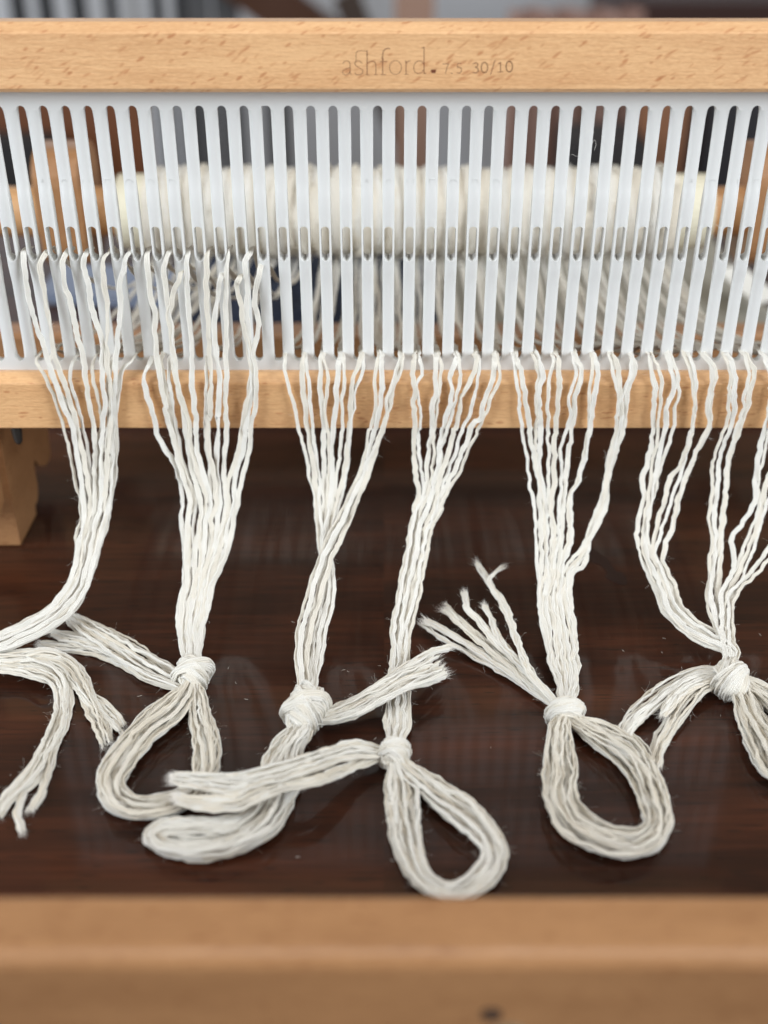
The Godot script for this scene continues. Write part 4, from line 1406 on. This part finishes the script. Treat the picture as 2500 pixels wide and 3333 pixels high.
func make_room() -> void:
	var wall := thing("wall", "plain grey wall far behind the loom", "wall")
	block("wall_panel", wall, Vector3(0, -0.2, -2.7), Vector3(6.0, 3.0, 0.06), plain("grey_wall", lin(206, 209, 215), 0.8))
	for s in [-0.62, 0.62]:
		block("wall_seam", wall, Vector3(s, -0.2, -2.667), Vector3(0.02, 2.9, 0.006), plain("wall_seam", lin(190, 192, 195), 0.8))
	var fl := put("floor", slab_z(PackedVector2Array([Vector2(-3, -0.80), Vector2(3, -0.80), Vector2(3, -0.75), Vector2(-3, -0.75)]), -2.66, 1.5), plain("grey_floor", lin(112, 110, 106), 0.5))
	fl.set_meta("kind", "structure")
	# chair with black uprights, far left
	var black := plain("black_metal", lin(36, 37, 40), 0.45)
	var chair := thing("spindle_chair", "black spindle back chair standing behind the table at the left", "chair")
	var cz := -1.75
	for px in [60.0, 150.0, 256.0, 362.0, 512.0, 585.0]:
		var p := far(px, 20, cz)
		block("spindle", chair, Vector3(p.x, -0.12, cz), Vector3(0.018 if px > 300 else 0.024, 0.66, 0.02), black)
	for px in [640.0, 735.0, 890.0]:
		var p := far(px, 20, cz - 0.3)
		block("spindle", chair, Vector3(p.x, -0.12, cz - 0.3), Vector3(0.05, 0.66, 0.02), plain("dark_metal", lin(92, 92, 94), 0.5))
	block("top_rail", chair, Vector3(far(330, 0, cz).x, 0.20, cz), Vector3(0.52, 0.05, 0.025), black)
	# brown cabinet in front of it
	var brown := plain("brown_wood", lin(104, 58, 28), 0.5)
	var cab := thing("wooden_chair", "red brown wooden chair with black seat pad behind the left of the loom", "chair")
	var z := -0.95
	var a := far(-60, 200, z)
	var b := far(455, 200, z)
	block("backrest", cab, Vector3((a.x + b.x) / 2, -0.19, z), Vector3(b.x - a.x, 0.36, 0.04), brown)
	var c := far(235, 430, z + 0.06)
	block("seat_pad", cab, Vector3(c.x - 0.22, c.y - 0.2, z + 0.08), Vector3(0.44, 0.4, 0.05), plain("black_pad", lin(30, 27, 28), 0.7))
	# pinkish post and curtain
	var pink := plain("pinkish_wood", lin(168, 134, 116), 0.6)
	var post := thing("pale_post", "pale pinkish brown wooden post behind the middle of the loom", "post")
	var pa := far(1345, 300, -1.6)
	block("shaft", post, Vector3(pa.x, -0.2, -1.6), Vector3(0.062, 0.9, 0.05), pink)
	var arm := thing("brown_bar", "dark brown slanted wooden bar in front of the grey wall", "post")
	var bar := block("bar_shaft", arm, far(905, 20, -2.0), Vector3(0.085, 0.42, 0.04), plain("dark_brown_bar", lin(88, 52, 30), 0.5))
	bar.rotation.z = 0.95
	var arm2 := block("bar_leg", arm, far(1225, 230, -2.0), Vector3(0.05, 0.3, 0.04), plain("dark_brown_leg", lin(72, 56, 46), 0.5))
	arm2.rotation.z = 0.4
	var cur := thing("curtain", "pinkish brown hanging curtain behind the right of the loom", "curtain")
	var ca := far(1640, 350, -1.5)
	var cb := far(2060, 350, -1.5)
	var fold := PackedVector2Array()
	var st := begin()
	for i in 24:
		var f0 := i / 24.0
		var f1 := (i + 1) / 24.0
		var xa := lerpf(ca.x, cb.x, f0)
		var xb := lerpf(ca.x, cb.x, f1)
		var za := -1.5 + 0.018 * sin(f0 * 26.0)
		var zb := -1.5 + 0.018 * sin(f1 * 26.0)
		quad(st, Vector3(xa, 0.0, za), Vector3(xb, 0.0, zb), Vector3(xb, -0.7, zb), Vector3(xa, -0.7, za))
		quad(st, Vector3(xb, 0.0, zb - 0.006), Vector3(xa, 0.0, za - 0.006), Vector3(xa, -0.7, za - 0.006), Vector3(xb, -0.7, zb - 0.006))
	put("curtain_cloth", st.commit(), plain("curtain_cloth", lin(172, 140, 128), 0.85), cur)
	var box := thing("black_case", "black box standing before the curtain behind the loom", "box")
	var ba := far(1835, 430, -1.0)
	var bb := far(2090, 430, -1.0)
	block("case_body", box, Vector3((ba.x + bb.x) / 2, ba.y - 0.3, -1.0), Vector3(bb.x - ba.x, 0.6, 0.1), plain("black_case", lin(38, 35, 36), 0.6))
	var wood := thing("brown_post", "mid brown wooden post right of the black box", "post")
	var wa := far(2145, 400, -1.05)
	block("shaft", wood, Vector3(wa.x, -0.4, -1.05), Vector3(0.058, 0.8, 0.05), plain("mid_brown", lin(132, 88, 60), 0.5))
	var dark := thing("dark_cabinet", "near black wooden cabinet at the far right behind the loom", "cabinet")
	var da := far(2245, 300, -1.1)
	block("cabinet_body", dark, Vector3(da.x + 0.35, -0.42, -1.15), Vector3(0.7, 0.84 , 0.3), plain("dark_cabinet", lin(34, 33, 38), 0.4))
	var shelf := thing("dark_shelf", "dark red brown shelf top above the heddle at the right", "shelf")
	var sa := far(1960, 10, -2.2)
	block("shelf_board", shelf, Vector3(sa.x + 0.5, sa.y - 0.10, -2.2), Vector3(1.0, 0.24, 0.3), plain("shelf_wood", lin(62, 30, 20), 0.4))

func make_clutter() -> void:
	# things lying on the table behind the loom, seen blurred through the heddle
	heap("navy_cloth", "dark navy folded cloth on the table behind the heddle", Vector2(-0.125, 0.030), Vector2(-0.345, -0.215), 0.030, lin(36, 44, 62))
	heap("grey_cloth", "pale grey crumpled cloth on the table behind the right half of the heddle", Vector2(0.035, 0.215), Vector2(-0.400, -0.200), 0.020, lin(150, 146, 134))
	var sheet := thing("glint_sheet", "bright white sheet standing in for a window glint on the table behind the right end of the heddle", "glint")
	var s := block("glint_panel", sheet, Vector3(0.196, 0.022, -0.235), Vector3(0.018, 0.036, 0.0006), plain("glint_white", lin(250, 250, 244), 0.25))  # white panel stands in for a window reflected in the table
	s.rotation_degrees = Vector3(-78, 24, 0)
	var pale := thing("pale_blue_booklet", "pale blue booklet on the table behind the left end of the heddle", "booklet")
	var p := block("booklet_cover", pale, Vector3(-0.150, 0.008, -0.27), Vector3(0.085, 0.035, 0.006), plain("pale_blue", lin(128, 138, 158), 0.5))
	p.rotation_degrees = Vector3(-80, -8, 0)

	# lint on the table round the knots
	var st := begin()
	for i in 36:
		var dot := Vector3(rng.randf_range(-0.11, 0.13), 0.00012, rng.randf_range(0.03, 0.15))
		var an := rng.randf() * TAU
		var turn := rng.randf_range(-1.2, 1.2)
		var ln := rng.randf_range(0.0004, 0.0016)
		for k in 4:
			var q := dot + Vector3(cos(an), 0, sin(an)) * ln / 4.0
			var w := Vector3(-sin(an), 0, cos(an)) * 0.00003
			quad(st, dot - w, dot + w, q + w, q - w)
			quad(st, dot - w + Vector3.UP * 0.00005, q - w + Vector3.UP * 0.00005, q + w + Vector3.UP * 0.00005, dot + w + Vector3.UP * 0.00005)
			dot = q
			an += turn / 4.0
	var lint := put("lint", st.commit(), M.fluff)
	lint.set_meta("kind", "stuff")
	lint.set_meta("category", "lint")
	lint.set_meta("label", "tiny scraps of white lint scattered on the dark table")

func heap(called: String, label: String, xs: Vector2, zs: Vector2, high: float, c0: Color) -> void:
	var t := thing(called, label, "cloth")
	var st := begin()
	var n := 22
	for i in n:
		for j in n:
			var c := []
			for e in [[i, j], [i + 1, j], [i + 1, j + 1], [i, j + 1]]:
				var fx: float = e[0] / float(n)
				var fz: float = e[1] / float(n)
				var dome := pow(sin(PI * fx) * sin(PI * fz), 0.5)
				var hh: float = 0.002 + dome * high * (0.7 + 0.5 * crimp.get_noise_2d(fx * 5.0 + xs.x * 90.0, fz * 3.0))
				c.append(Vector3(lerpf(xs.x, xs.y, fx), hh, lerpf(zs.x, zs.y, fz)))
			quad(st, c[0], c[1], c[2], c[3])
	put("crumpled_cloth", st.commit(), plain(called, c0, 0.85), t)
